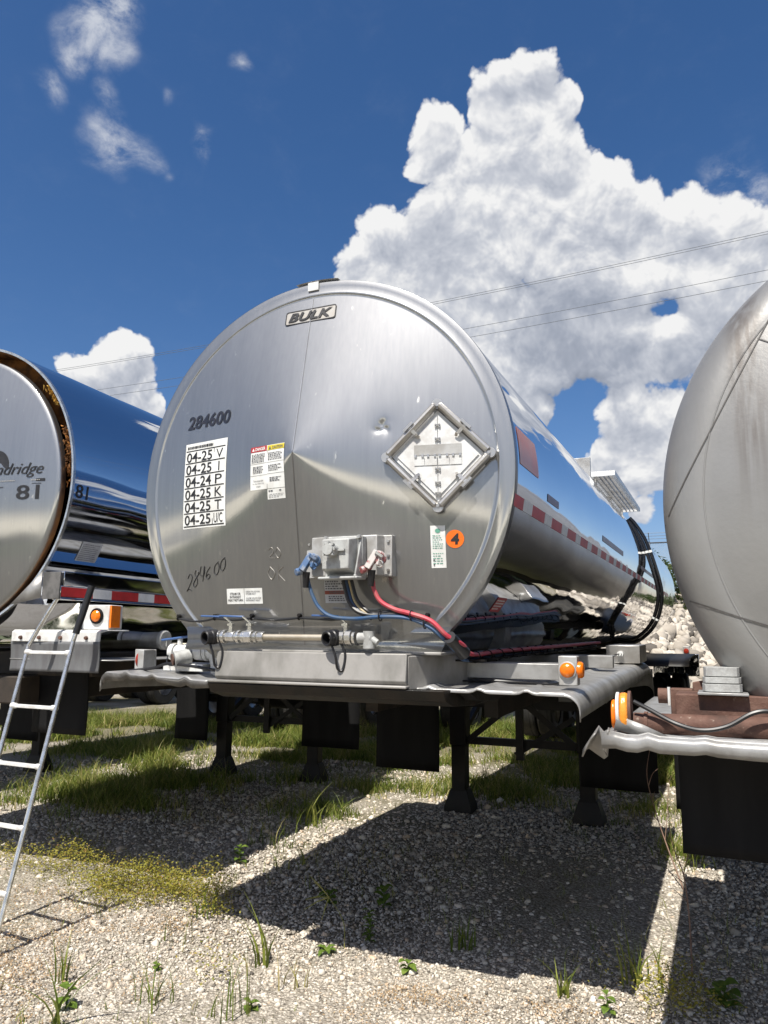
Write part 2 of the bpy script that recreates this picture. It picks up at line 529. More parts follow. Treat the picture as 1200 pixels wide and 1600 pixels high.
def mat_polished(name, base=(0.74, 0.75, 0.77), rough=0.035, wave=1.0):
    m, N, b, co, t = base_mat(name)
    w = N.noise(scaled(N, co, (1.5, 0.7, 1.5)), 1.3, 2.0, 0.45).outputs[0]
    w2 = N.noise(scaled(N, co, (5.0, 1.2, 5.0)), 1.0, 1.0, 0.5).outputs[0]
    film = N.noise(scaled(N, co, (9, 1.2, 3)), 1.0, 4.0, 0.6).outputs[0]
    sep = N.n('ShaderNodeSeparateXYZ', {0: co})
    low = N.smooth(sep.outputs[2], 2.35, 1.7)
    h = N.math('MULTIPLY_ADD', w, 1.0 * wave, N.math('MULTIPLY', w2, N.math('MULTIPLY_ADD', low, 0.5 * wave, 0.05)))
    bp = N.n('ShaderNodeBump', {'Height': h, 'Strength': 0.6, 'Distance': 0.016}).outputs[0]
    r = N.math('MULTIPLY_ADD', N.smooth(film, 0.5, 0.8), 0.10, rough)
    setin(t, b, Base_Color=base, Roughness=r, Metallic=1.0, Normal=bp)
    return m


def mat_matte_shell():
    """weathered grey jacket with rain streaks running down it"""
    m, N, b, co, t = base_mat('weathered_grey_jacket')
    n1 = N.noise(scaled(N, co, (5.5, 5.5, 0.35)), 1.0, 5.0, 0.6).outputs[0]
    n2 = N.noise(co, 2.2, 5.0, 0.6).outputs[0]
    n3 = N.noise(scaled(N, co, (26, 26, 1.1)), 1.0, 3.0, 0.6).outputs[0]
    sep = N.n('ShaderNodeSeparateXYZ', {0: co})
    high = N.smooth(sep.outputs[2], 1.6, 2.7)
    bandx = N.math('ABSOLUTE', N.math("ADD", N.math("MULTIPLY_ADD", sep.outputs[2], 0.0, sep.outputs[0]), 0.70))
    band = N.math('MULTIPLY', N.smooth(bandx, 0.085, 0.015), N.smooth(sep.outputs[2], 1.95, 2.4))
    band = N.math('MULTIPLY', band, N.smooth(n3, 0.30, 0.62))
    col = N.mix(N.smooth(n2, 0.35, 0.7), (0.27, 0.268, 0.26), (0.228, 0.226, 0.22))
    col = N.mix(N.math('MULTIPLY', N.smooth(n1, 0.52, 0.75), N.math('MULTIPLY', high, 0.5)), col, (0.185, 0.165, 0.14))
    col = N.mix(N.math('MULTIPLY', band, 0.6), col, (0.10, 0.08, 0.065))
    h = N.noise(co, 60.0, 3.0, 0.6).outputs[0]
    bp = N.n('ShaderNodeBump', {'Height': h, 'Strength': 0.06, 'Distance': 0.01}).outputs[0]
    setin(t, b, Base_Color=col, Roughness=N.math('MULTIPLY_ADD', n2, 0.2, 0.32), Metallic=0.4, Normal=bp)
    return m


def mat_rust():
    m, N, b, co, t = base_mat('rusty_steel')
    n1 = N.noise(co, 9.0, 6.0, 0.65).outputs[0]
    n2 = N.noise(co, 45.0, 4.0, 0.6).outputs[0]
    col = N.ramp(n1, [(0.3, (0.045, 0.024, 0.017)), (0.5, (0.095, 0.045, 0.031)), (0.7, (0.15, 0.085, 0.062))])
    col = N.mix(N.smooth(n2, 0.62, 0.75), col, (0.25, 0.19, 0.15))
    bp = N.n('ShaderNodeBump', {'Height': n2, 'Strength': 0.35, 'Distance': 0.01}).outputs[0]
    setin(t, b, Base_Color=col, Roughness=0.8, Normal=bp)
    return m


def mat_stones(name, flat=False):
    m, N, b, co, t = base_mat(name)
    a = N.n('ShaderNodeAttribute', attribute_name='tint').outputs['Fac']
    col = N.ramp(a, [(0.0, (0.10, 0.09, 0.078)), (0.10, (0.27, 0.24, 0.20)), (0.4, (0.48, 0.435, 0.365)), (0.75, (0.63, 0.58, 0.50)), (0.9, (0.52, 0.40, 0.285)), (1.0, (0.74, 0.71, 0.65))])
    n = N.noise(co, 55.0, 3.0, 0.6).outputs[0]
    col = N.mix(N.math('MULTIPLY', N.smooth(n, 0.5, 0.7), 0.3), col, (0.24, 0.2, 0.16))
    setin(t, b, Base_Color=col, Roughness=0.85)
    b.inputs['Specular IOR Level'].default_value = 0.25
    return m


def mat_ground():
    m, N, b, co, t = base_mat('crushed_limestone_ground')
    v = N.n('ShaderNodeTexVoronoi', {'Vector': co, 'Scale': 58.0, 'Randomness': 1.0}, feature='F1')
    v2 = N.n('ShaderNodeTexVoronoi', {'Vector': co, 'Scale': 125.0, 'Randomness': 1.0}, feature='F1')
    cs = N.n('ShaderNodeSeparateColor', {0: v.outputs['Color']}).outputs[0]
    cs2 = N.n('ShaderNodeSeparateColor', {0: v2.outputs['Color']}).outputs[0]
    st = [(0.0, (0.16, 0.135, 0.105)), (0.3, (0.36, 0.32, 0.26)), (0.7, (0.53, 0.485, 0.41)), (1.0, (0.66, 0.62, 0.55))]
    col = N.mix(0.45, N.ramp(cs, st), N.ramp(cs2, st))
    gap = N.math('MULTIPLY', N.smooth(v.outputs['Distance'], 0.30, 0.62), 0.55)
    col = N.mix(gap, col, (0.14, 0.12, 0.095))
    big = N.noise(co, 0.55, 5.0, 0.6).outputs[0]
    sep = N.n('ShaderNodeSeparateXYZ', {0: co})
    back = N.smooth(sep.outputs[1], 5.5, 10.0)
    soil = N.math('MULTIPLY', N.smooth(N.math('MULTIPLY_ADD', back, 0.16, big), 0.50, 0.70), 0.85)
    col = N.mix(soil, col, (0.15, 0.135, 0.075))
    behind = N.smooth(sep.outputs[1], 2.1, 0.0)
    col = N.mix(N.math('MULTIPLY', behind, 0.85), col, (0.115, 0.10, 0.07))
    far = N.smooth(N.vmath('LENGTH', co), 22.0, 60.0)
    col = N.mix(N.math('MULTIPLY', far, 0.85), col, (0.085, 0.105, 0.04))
    h = N.math('ADD', N.math('MULTIPLY', v.outputs['Distance'], -1.0), N.math('MULTIPLY', v2.outputs['Distance'], -0.4))
    bp = N.n('ShaderNodeBump', {'Height': h, 'Strength': 0.9, 'Distance': 0.012}).outputs[0]
    setin(t, b, Base_Color=col, Roughness=0.9, Normal=bp)
    b.inputs['Specular IOR Level'].default_value = 0.2
    return m


def mat_leaf(name, stops, trans=0.35, rough=0.55):
    m, N, b, co, t = base_mat(name)
    a = N.n('ShaderNodeAttribute', attribute_name='tint').outputs['Fac']
    col = N.ramp(a, stops)
    setin(t, b, Base_Color=col, Roughness=rough)
    b.inputs['Specular IOR Level'].default_value = 0.3
    tr = N.n('ShaderNodeBsdfTranslucent', {'Color': col})
    mx = N.n('ShaderNodeMixShader', {0: trans})
    t.links.new(b.outputs[0], mx.inputs[1])
    t.links.new(tr.outputs[0], mx.inputs[2])
    out = [n for n in t.nodes if n.type == 'OUTPUT_MATERIAL'][0]
    t.links.new(mx.outputs[0], out.inputs[0])
    return m


ML = dict(
    brushed=mat_brushed(),
    mirror=mat_polished('polished_stainless_shell', (0.80, 0.81, 0.83), 0.03, 1.0),
    mirror_dark=mat_polished('polished_aluminium_jacket', (0.66, 0.68, 0.72), 0.045, 1.0),
    jacket=mat_matte_shell(),
    rust=mat_rust(),
    steel=mat('dull_stainless', (0.52, 0.51, 0.49), 0.34, 0.85, (0.38, 0.36, 0.33), 5.0, bump=0.05, rvar=0.2),
    alum=mat('weathered_aluminium', (0.33, 0.33, 0.325), 0.40, 0.35, (0.22, 0.215, 0.205), 6.0, bump=0.08, rvar=0.25),
    boxalum=mat('stained_aluminium', (0.29, 0.28, 0.265), 0.5, 0.1, (0.17, 0.165, 0.15), 4.0, (1, 1, .5), bump=0.08, rvar=0.2),
    lip=mat('scuffed_dark_lip', (0.085, 0.083, 0.08), 0.55, 0.3, (0.16, 0.155, 0.15), 9.0, bump=0.1),
    seam=mat('seam_metal', (0.50, 0.50, 0.49), 0.3, 0.8),
    bright=mat('bright_metal', (0.72, 0.71, 0.68), 0.25, 0.9, (0.5, 0.49, 0.46), 20.0, rvar=0.2),
    cast=mat('cast_grey_paint', (0.40, 0.41, 0.40), 0.6, 0.1, (0.30, 0.30, 0.29), 25.0, bump=0.12, bscale=150.0),
    plate=mat('grey_plate', (0.43, 0.43, 0.42), 0.5, 0.35, (0.33, 0.32, 0.30), 12.0, bump=0.05),
    white=mat('white_sticker', (0.72, 0.73, 0.71), 0.45, 0.0, (0.62, 0.62, 0.59), 14.0),
    whitemetal=mat('white_painted_metal', (0.66, 0.67, 0.66), 0.4, 0.1, (0.55, 0.54, 0.52), 18.0, bump=0.03),
    paper=mat('weathered_paper', (0.50, 0.51, 0.52), 0.6, 0.0, (0.42, 0.42, 0.43), 14.0),
    nickel=mat('worn_label_metal', (0.34, 0.33, 0.31), 0.5, 0.4, (0.33, 0.31, 0.28), 30.0),
    black=mat('black_print', (0.012, 0.012, 0.014), 0.45, 0.0, (0.02, 0.02, 0.022), 20.0),
    navy=mat('dark_print', (0.012, 0.015, 0.025), 0.4, 0.0, (0.02, 0.02, 0.03), 20.0),
    greyink=mat('grey_print', (0.10, 0.10, 0.11), 0.6),
    faint=mat('wiped_marks', (0.30, 0.285, 0.26), 0.5, 0.6),
    redlab=mat('red_label', (0.42, 0.025, 0.03), 0.45),
    yellowlab=mat('yellow_label', (0.62, 0.50, 0.03), 0.45),
    warnred=mat('faded_red_label', (0.27, 0.06, 0.035), 0.5),
    greenink=mat('green_print', (0.12, 0.33, 0.24), 0.5),
    orangedot=mat('orange_sticker', (0.83, 0.16, 0.01), 0.4, 0.0, (0.75, 0.14, 0.01), 20.0),
    fadedorange=mat('faded_orange_panel', (0.86, 0.32, 0.17), 0.3, 0.0, (0.78, 0.42, 0.28), 3.0),
    maroon=mat('faded_maroon_decal', (0.17, 0.07, 0.075), 0.3, 0.2, (0.22, 0.12, 0.12), 9.0),
    tapered=mat('red_reflective_tape', (0.56, 0.030, 0.034), 0.35, 0.0, (0.47, 0.028, 0.03), 15.0),
    tapewhite=mat('white_reflective_tape', (0.80, 0.80, 0.79), 0.35, 0.0, (0.7, 0.7, 0.68), 15.0),
    rubber=mat('black_rubber', (0.0035, 0.0035, 0.004), 0.7, 0.0, (0.007, 0.007, 0.0075), 7.0, (1, 1, .15), bump=0.1, spec=0.2),
    greyrubber=mat('dusty_grey_rubber', (0.13, 0.135, 0.14), 0.6, 0.0, (0.10, 0.10, 0.105), 7.0, (2, 2, .4), bump=0.05),
    blacksteel=mat('black_painted_steel', (0.005, 0.005, 0.0055), 0.5, 0.0, (0.012, 0.010, 0.008), 6.0, bump=0.1, spec=0.25),
    dirtysteel=mat('dirty_chassis_steel', (0.012, 0.010, 0.009), 0.75, 0.0, (0.035, 0.026, 0.019), 5.0, bump=0.15),
    tyre=mat('tyre_rubber', (0.015, 0.015, 0.015), 0.75, 0.0, (0.03, 0.028, 0.025), 9.0, bump=0.2),
    hoseblack=mat('black_hose', (0.008, 0.008, 0.009), 0.22),
    cableblack=mat('black_cable', (0.012, 0.012, 0.014), 0.4),
    cableblue=mat('blue_air_line', (0.02, 0.07, 0.17), 0.4, 0.0, (0.05, 0.085, 0.14), 16.0, amount=(.45, .7)),
    cabledark=mat('dark_blue_air_line', (0.012, 0.04, 0.10), 0.35),
    cablered=mat('red_air_line', (0.43, 0.032, 0.055), 0.4, 0.0, (0.36, 0.09, 0.09), 16.0, amount=(.45, .7)),
    cabletan=mat('tan_cable', (0.38, 0.30, 0.16), 0.5),
    bluepaint=mat('blue_paint', (0.06, 0.12, 0.24), 0.5, 0.0, (0.22, 0.25, 0.30), 24.0, amount=(.45, .6)),
    handleblue=mat('blue_vinyl', (0.05, 0.11, 0.27), 0.4),
    redpaint=mat('chipped_red_paint', (0.27, 0.075, 0.075), 0.5, 0.0, (0.46, 0.43, 0.41), 25.0, amount=(.40, .5)),
    amber=mat('amber_lens', (0.80, 0.19, 0.008), 0.15, 0.0, (0.70, 0.15, 0.006), 30.0, bump=0.15, bscale=120.0),
    amberdirty=mat('cracked_amber_lens', (0.74, 0.27, 0.03), 0.3, 0.0, (0.25, 0.10, 0.04), 22.0, amount=(.5, .62), bump=0.3),
    lampred=mat('red_lens', (0.30, 0.03, 0.015), 0.2),
    insul=mat('torn_brown_insulation', (0.33, 0.135, 0.03), 0.95, 0.0, (0.12, 0.055, 0.02), 12.0, bump=0.8, bscale=30.0),
    insulyellow=mat('yellow_insulation', (0.55, 0.34, 0.07), 0.95, 0.0, (0.4, 0.2, 0.04), 14.0, bump=0.8, bscale=40.0),
    tanpipe=mat('tarnished_pipe', (0.52, 0.47, 0.38), 0.38, 0.7, (0.42, 0.37, 0.29), 12.0, rvar=0.2),
    grime=mat('seam_grime', (0.09, 0.085, 0.08), 0.6),
    oil=mat('greasy_black_plate', (0.005, 0.005, 0.0045), 0.5, 0.0, (0.018, 0.013, 0.009), 7.0, bump=0.25, rvar=0.3, spec=0.3),
    wire=mat('overhead_wire', (0.10, 0.11, 0.13), 0.6),
    galv=mat('galvanised_wire', (0.30, 0.31, 0.32), 0.5, 0.4),
    stones=mat_stones('limestone_chips'),
    ground=mat_ground(),
    grass=mat_leaf('grass_blades', [(0.0, (0.05, 0.085, 0.014)), (0.45, (0.13, 0.18, 0.028)), (0.8, (0.25, 0.27, 0.055)), (1.0, (0.42, 0.36, 0.16))]),
    yellowweed=mat_leaf('yellow_green_weed', [(0.0, (0.20, 0.21, 0.035)), (0.6, (0.36, 0.32, 0.055)), (1.0, (0.34, 0.19, 0.07))]),
    redweed=mat_leaf('dry_red_weed', [(0.0, (0.33, 0.23, 0.12)), (0.6, (0.40, 0.27, 0.15)), (1.0, (0.50, 0.39, 0.24))], .2),
    leaf=mat_leaf('weed_leaf', [(0.0, (0.06, 0.11, 0.018)), (0.6, (0.14, 0.22, 0.035)), (1.0, (0.28, 0.33, 0.07))]),
    bush=mat_leaf('bank_weeds', [(0.0, (0.025, 0.05, 0.012)), (0.6, (0.06, 0.085, 0.025)), (1.0, (0.15, 0.13, 0.06))]),
    twig=mat('dry_twig', (0.22, 0.14, 0.10), 0.8, 0.0, (0.15, 0.09, 0.065), 30.0),
)


# ---------------------------------------------------------------- ground
def build_ground():
    mb = MB()
    xs = [-600, -200, -60, -24] + [-14 + i * 0.5 for i in range(45)] + [12, 30, 90, 250, 600]
    ys = [-600, -200, -60, -20, -8] + [-1 + i * 0.5 for i in range(47)] + [28, 60, 200, 600]
    vs = [(x, y, 0.012 * math.sin(1.7 * x + 0.6 * y) * math.cos(1.1 * y - .4 * x) if abs(x) < 13 and -1 < y < 20 else 0.0) for y in ys for x in xs]
    n = len(xs)
    fs = [(j * n + i, j * n + i + 1, (j + 1) * n + i + 1, (j + 1) * n + i) for j in range(len(ys) - 1) for i in range(n - 1)]
    mb.add(vs, fs)
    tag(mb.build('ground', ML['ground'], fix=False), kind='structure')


ICO_V = None


def icosa():
    p = (1 + 5 ** .5) / 2
    v = np.array([(-1, p, 0), (1, p, 0), (-1, -p, 0), (1, -p, 0), (0, -1, p), (0, 1, p), (0, -1, -p), (0, 1, -p), (p, 0, -1), (p, 0, 1), (-p, 0, -1), (-p, 0, 1)], float)
    v /= np.linalg.norm(v[0])
    f = np.array([(0, 11, 5), (0, 5, 1), (0, 1, 7), (0, 7, 10), (0, 10, 11), (1, 5, 9), (5, 11, 4), (11, 10, 2), (10, 7, 6), (7, 1, 8), (3, 9, 4), (3, 4, 2), (3, 2, 6), (3, 6, 8), (3, 8, 9), (4, 9, 5), (2, 4, 11), (6, 2, 10), (8, 6, 7), (9, 8, 1)])
    return v, f


def stone_mesh(name, P, size, mat_, flat=0.62, tint=None):
    v, f = icosa()
    n = len(P)
    jit = 1 + RNG.uniform(-.45, .40, (n, 12, 1))
    V = v[None] * jit
    sc = np.stack([RNG.uniform(.7, 1.35, n), RNG.uniform(.6, 1.1, n), RNG.uniform(.5, .9, n) * flat / .62], 1) * size[:, None]
    V = V * sc[:, None, :]
    a, b = RNG.uniform(0, 6.28, n), RNG.uniform(-.5, .5, n)
    ca, sa, cb, sb = np.cos(a)[:, None], np.sin(a)[:, None], np.cos(b)[:, None], np.sin(b)[:, None]
    x, y, z = V[..., 0], V[..., 1], V[..., 2]
    y, z = y * cb - z * sb, y * sb + z * cb
    x, y = x * ca - y * sa, x * sa + y * ca
    V = np.stack([x, y, z], -1) + P[:, None, :]
    F = (f[None] + (np.arange(n) * 12)[:, None, None]).reshape(-1, 3)
    if tint is None:
        tint = RNG.uniform(0, 1, n)
    return mesh_np(name, V.reshape(-1, 3), F, mat_, tint=np.repeat(tint, 12))


def build_gravel():
    n = 140000
    az = np.radians(RNG.uniform(-6, 56, n))          # to the left of straight ahead
    r = 2.2 * (5.2 ** RNG.uniform(0, 1, n))
    P = np.stack([-np.sin(az) * r, np.cos(az) * r, np.zeros(n)], 1)
    size = np.clip(RNG.lognormal(math.log(0.0054), .46, n), .003, .026) * np.clip(r / 4.2, .85, 1.6)
    P[:, 2] = size * RNG.uniform(.05, .4, n)
    tag(stone_mesh('gravel', P, size, ML['stones']), kind='stuff')


def blades(name, C, h, lean, mat_, w=0.006, tint=None, parent=None, seg=3):
    """curved grass blades standing at C"""
    n = len(C)
    a = RNG.uniform(0, 6.28, n)
    la = RNG.uniform(0, 6.28, n)
    side = np.stack([np.cos(a), np.sin(a), np.zeros(n)], 1)
    ld = np.stack([np.cos(la), np.sin(la), np.zeros(n)], 1)
    V = np.zeros((n, 2 * seg + 1, 3))
    for k in range(seg + 1):
        t = k / seg
        c = C + ld * (lean * h * t * t)[:, None] + np.array([0, 0, 1.]) * (h * (t - .25 * lean * t * t))[:, None]
        ww = (w if np.ndim(w) else np.full(n, w)) * (1 - t ** 1.5) * (.75 + .5 * (t < .6))
        if k < seg:
            V[:, 2 * k] = c - side * ww[:, None]
            V[:, 2 * k + 1] = c + side * ww[:, None]
        else:
            V[:, 2 * k] = c
    F = []
    for k in range(seg - 1):
        F += [(2 * k, 2 * k + 1, 2 * k + 3), (2 * k, 2 * k + 3, 2 * k + 2)]
    F += [(2 * seg - 2, 2 * seg - 1, 2 * seg)]
    F = (np.array(F)[None] + (np.arange(n) * (2 * seg + 1))[:, None, None]).reshape(-1, 3)
    if tint is None:
        tint = RNG.uniform(0, 1, n)
    tv = np.repeat(tint, 2 * seg + 1)
    return mesh_np(name, V.reshape(-1, 3), F, mat_, parent=parent, tint=tv)


def vnoise(x, y, s, seed=0):
    """cheap smooth value noise"""
    r = np.random.default_rng(seed)
    T = r.uniform(0, 1, (64, 64))
    x, y = x * s, y * s
    i, j = np.floor(x).astype(int), np.floor(y).astype(int)
    u, v = x - i, y - j
    u, v = u * u * (3 - 2 * u), v * v * (3 - 2 * v)
    g = lambda a, b: T[a % 64, b % 64]
    return (g(i, j) * (1 - u) + g(i + 1, j) * u) * (1 - v) + (g(i, j + 1) * (1 - u) + g(i + 1, j + 1) * u) * v


def build_grass():
    # clusters
    m = 22000
    az = np.radians(RNG.uniform(-8, 58, m))
    r = RNG.uniform(4.3 ** 2, 17 ** 2, m) ** .5
    X, Y = -np.sin(az) * r, np.cos(az) * r
    ss = lambda v, a, b: np.clip((v - a) / (b - a), 0, 1) ** 2 * (3 - 2 * np.clip((v - a) / (b - a), 0, 1))
    strip1 = np.exp(-((X - (-3.35 - .1 * (Y - 4.3))) / .38) ** 2) * ss(Y, 4.9, 6.8)        # between the numbered and middle trailers
    strip2 = np.exp(-((X - (-5.9 - .1 * (Y - 5))) / .9) ** 2) * ss(Y, 4.4, 5.6) * 1.1      # left of the numbered trailer's shade
    strip3 = np.exp(-((X + .38) / .12) ** 2) * ss(Y, 5.8, 6.6)                             # between middle and right trailers
    back = ss(Y, 7.0, 9.4) * 1.0
    dens = np.maximum.reduce([strip1 * .8, strip2, strip3 * .7, back])
    dens *= .06 + 1.15 * ss(vnoise(X, Y, 1.5, 3), .38, .72)
    road = np.exp(-((X + .55 * (Y - 14) + 9.5) / 1.2) ** 2)                                # bare gravel lane seen far left
    dens *= 1 - .6 * np.clip(road * ss(Y, 10, 13), 0, 1)
    keep = RNG.uniform(0, 1, m) < dens
    X, Y, dk = X[keep], Y[keep], dens[keep]
    k = np.clip((11 + 16 * dk) * RNG.uniform(.4, 1.3, len(X)), 3, None).astype(int)
    cx, cy = np.repeat(X, k), np.repeat(Y, k)
    n = len(cx)
    C = np.stack([cx + RNG.normal(0, .07, n), cy + RNG.normal(0, .07, n), np.zeros(n)], 1)
    base = np.repeat(RNG.lognormal(math.log(.13), .4, len(X)), k)
    h = np.clip(base * RNG.uniform(.5, 1.4, n), .03, .34)
    tint = np.clip(np.repeat(RNG.uniform(.25, .92, len(X)), k) + RNG.normal(0, .2, n), 0, 1)
    w = .0035 * np.clip(np.hypot(cx, cy) / 7, .8, 1.8)
    ln = RNG.uniform(.15, 1.25, n)
    # lone thin blades and dead stalks scattered over the open gravel
    q = 1500
    az = np.radians(RNG.uniform(-8, 56, q))
    r = RNG.uniform(2.4 ** 2, 7.5 ** 2, q) ** .5
    cx, cy = -np.sin(az) * r, np.cos(az) * r
    kk = vnoise(cx, cy, 1.1, 21) > .5
    cx, cy = cx[kk], cy[kk]
    cx, cy = np.repeat(cx, 3) + RNG.normal(0, .02, 3 * len(cx)), np.repeat(cy, 3) + RNG.normal(0, .02, 3 * len(cy))
    C = np.concatenate([C, np.stack([cx, cy, np.zeros(len(cx))], 1)])
    h = np.concatenate([h, np.clip(RNG.lognormal(math.log(.055), .55, len(cx)), .02, .24)])
    w = np.concatenate([w, np.full(len(cx), .0018)])
    tint = np.concatenate([tint, np.clip(RNG.normal(.75, .25, len(cx)), .1, 1)])
    ln = np.concatenate([ln, RNG.uniform(.1, 1.2, len(cx))])
    tag(blades('grass', C, h, ln, ML['grass'], w, tint), kind='stuff')


def leaf_cloud(name, C, size, mat_, tint, parent=None, up=.4):
    """small folded leaves at C"""
    n = len(C)
    nrm = RNG.normal(0, 1, (n, 3))
    nrm[:, 2] = np.abs(nrm[:, 2]) + up
    nrm /= np.linalg.norm(nrm, axis=1)[:, None]
    a = np.cross(nrm, RNG.normal(0, 1, (n, 3)))
    a /= np.linalg.norm(a, axis=1)[:, None]
    b = np.cross(nrm, a)
    s = size[:, None]
    V = np.stack([C - a * s, C + b * s * .5 + nrm * s * .12, C + a * s, C - b * s * .5 + nrm * s * .12], 1)
    F = (np.array([(0, 1, 2, 3)])[None] + (np.arange(n) * 4)[:, None, None]).reshape(-1, 4)
    return mesh_np(name, V.reshape(-1, 3), F, mat_, parent=parent, tint=np.repeat(tint, 4))


def build_ground_cover():
    """low yellow-green weed along the shade's edge, low red-brown weed on the open gravel"""
    def patch(spots, per, hmax, size):
        C, tt = [], []
        for (x, y, rx, ry, d) in spots:
            k = int(per * d)
            ang, rr = RNG.uniform(0, 6.28, k), RNG.uniform(0, 1, k) ** .6
            px, py = x + np.cos(ang) * rr * rx, y + np.sin(ang) * rr * ry
            keep = vnoise(px, py, 6.0, 5) > .34
            px, py, rr = px[keep], py[keep], rr[keep]
            px, py = px + RNG.normal(0, .05, len(px)), py + RNG.normal(0, .05, len(py))
            top = hmax * (.35 + .65 * vnoise(px, py, 9.0, 8)) * (1 - .5 * rr)
            C.append(np.stack([px, py, RNG.uniform(0, 1, len(px)) ** .7 * top + .004], 1))
            tt.append(np.clip(RNG.normal(.4, .25, len(px)), 0, 1))
        C, tt = np.concatenate(C), np.concatenate(tt)
        return C, RNG.uniform(.6, 1.3, len(C)) * size, tt
    C, s, t = patch([(-4.55, 4.35, .42, .26, 1.2), (-4.15, 4.2, .3, .2, .7), (-3.72, 4.22, .22, .2, 1.0), (-3.45, 4.12, .3, .26, 1.5), (-3.2, 4.15, .18, .16, .7),
                     (-3.55, 3.9, .3, .2, .6), (-3.05, 4.28, .14, .1, .4), (-2.86, 4.0, .13, .1, .3), (-.55, 4.0, .12, .2, .15), (-.28, 3.95, .2, .22, .5), (-2.25, 3.25, .12, .1, .1)], 2300, .30, .0085)
    tag(leaf_cloud('yellow_green_weeds', C, s, ML['yellowweed'], t, up=1.0), kind='stuff')
    C, s, t = patch([(-4.0, 3.75, .35, .25, .6), (-3.45, 3.55, .4, .22, .7), (-3.55, 3.15, .4, .25, .9), (-3.15, 2.95, .3, .2, .6), (-2.95, 3.75, .22, .16, .35), (-1.32, 3.45, .24, .16, .9),
                     (-1.55, 3.28, .12, .1, .3), (-.75, 3.62, .2, .1, .25), (-2.6, 3.05, .2, .12, .2), (-2.95, 2.6, .3, .2, .5)], 1500, .05, .0062)
    tag(leaf_cloud('dry_red_weeds', C, s, ML['redweed'], t, up=1.0), kind='stuff')


# ---------------------------------------------------------------- single plants
def plant_blades(label, name, cat, loc, n, hmin, hmax, lean, w, tint=(.3, .9), group=None, spread=.02):
    root = empty(name, loc)
    tag(root, label, cat, group)
    C = np.stack([RNG.normal(0, spread, n), RNG.normal(0, spread, n), np.zeros(n)], 1)
    blades('blades', C, RNG.uniform(hmin, hmax, n), RNG.uniform(*lean, n), ML['grass'], w, RNG.uniform(*tint, n), root, seg=5)
    return root


def broad_leaf(mb, p0, d, L, wd, droop=.4):
    """one broad pointed leaf as a curved strip"""
    p0, d = Vector(p0), Vector(d).normalized()
    sd = d.cross(Vector((0, 0, 1)))
    if sd.length < 1e-3:
        sd = Vector((1, 0, 0))
    sd.normalize()
    pts = []
    n = 6
    for k in range(n + 1):
        t = k / n
        c = p0 + d * (L * t) + Vector((0, 0, -droop * L * t * t))
        w = wd * (math.sin(math.pi * min(t * .92 + .06, 1)) ** .8)
        pts += [c - sd * w + Vector((0, 0, w * .3)), c, c + sd * w + Vector((0, 0, w * .3))]
    fs = []
    for k in range(n):
        a = 3 * k
        fs += [(a, a + 1, a + 4, a + 3), (a + 1, a + 2, a + 5, a + 4)]
    mb.add(pts, fs)


def set_tint(o, lo=.2, hi=.9):
    me = o.data
    at = me.attributes.new('tint', 'FLOAT', 'POINT')
    at.data.foreach_set('value', RNG.uniform(lo, hi, len(me.vertices)).astype(np.float32))
    return o


def leafy_weed(label, name, loc, leaves, L, wd, height, group=None, stem=True):
    root = empty(name, loc)
    tag(root, label, 'weed', group)
    mb = MB()
    for i in range(leaves):
        t = (i + .5) / leaves
        a = i * 2.4 + random.uniform(-.3, .3)
        z = height * t
        e = random.uniform(.3, .9)
        broad_leaf(mb, (0, 0, z), (math.cos(a), math.sin(a), e), L * random.uniform(.7, 1.1), wd * random.uniform(.8, 1.15), .5)
    set_tint(mb.build('leaves', ML['leaf'], root, fix=False))
    if stem and height > .03:
        s = MB()
        s.tube([(0, 0, 0), (.004, .003, height * .5), (-.002, .004, height)], [.004, .003, .0015], 6)
        set_tint(s.build('stem', ML['leaf'], root), 0, .3)
    return root


def bare_twig(label, loc, pts, forks):
    root = empty('dry_twig', loc)
    tag(root, label, 'twig', 'bare twigs beside the right trailer')
    mb = MB()
    P = smooth_path(pts, 5)
    mb.tube(P, [.0055 * (1 - .75 * i / len(P)) for i in range(len(P))], 6)
    for f in forks:
        Q = smooth_path(f, 4)
        mb.tube(Q, [.0032 * (1 - .7 * i / len(Q)) for i in range(len(Q))], 5)
    mb.build('stem', ML['twig'], root)
    return root


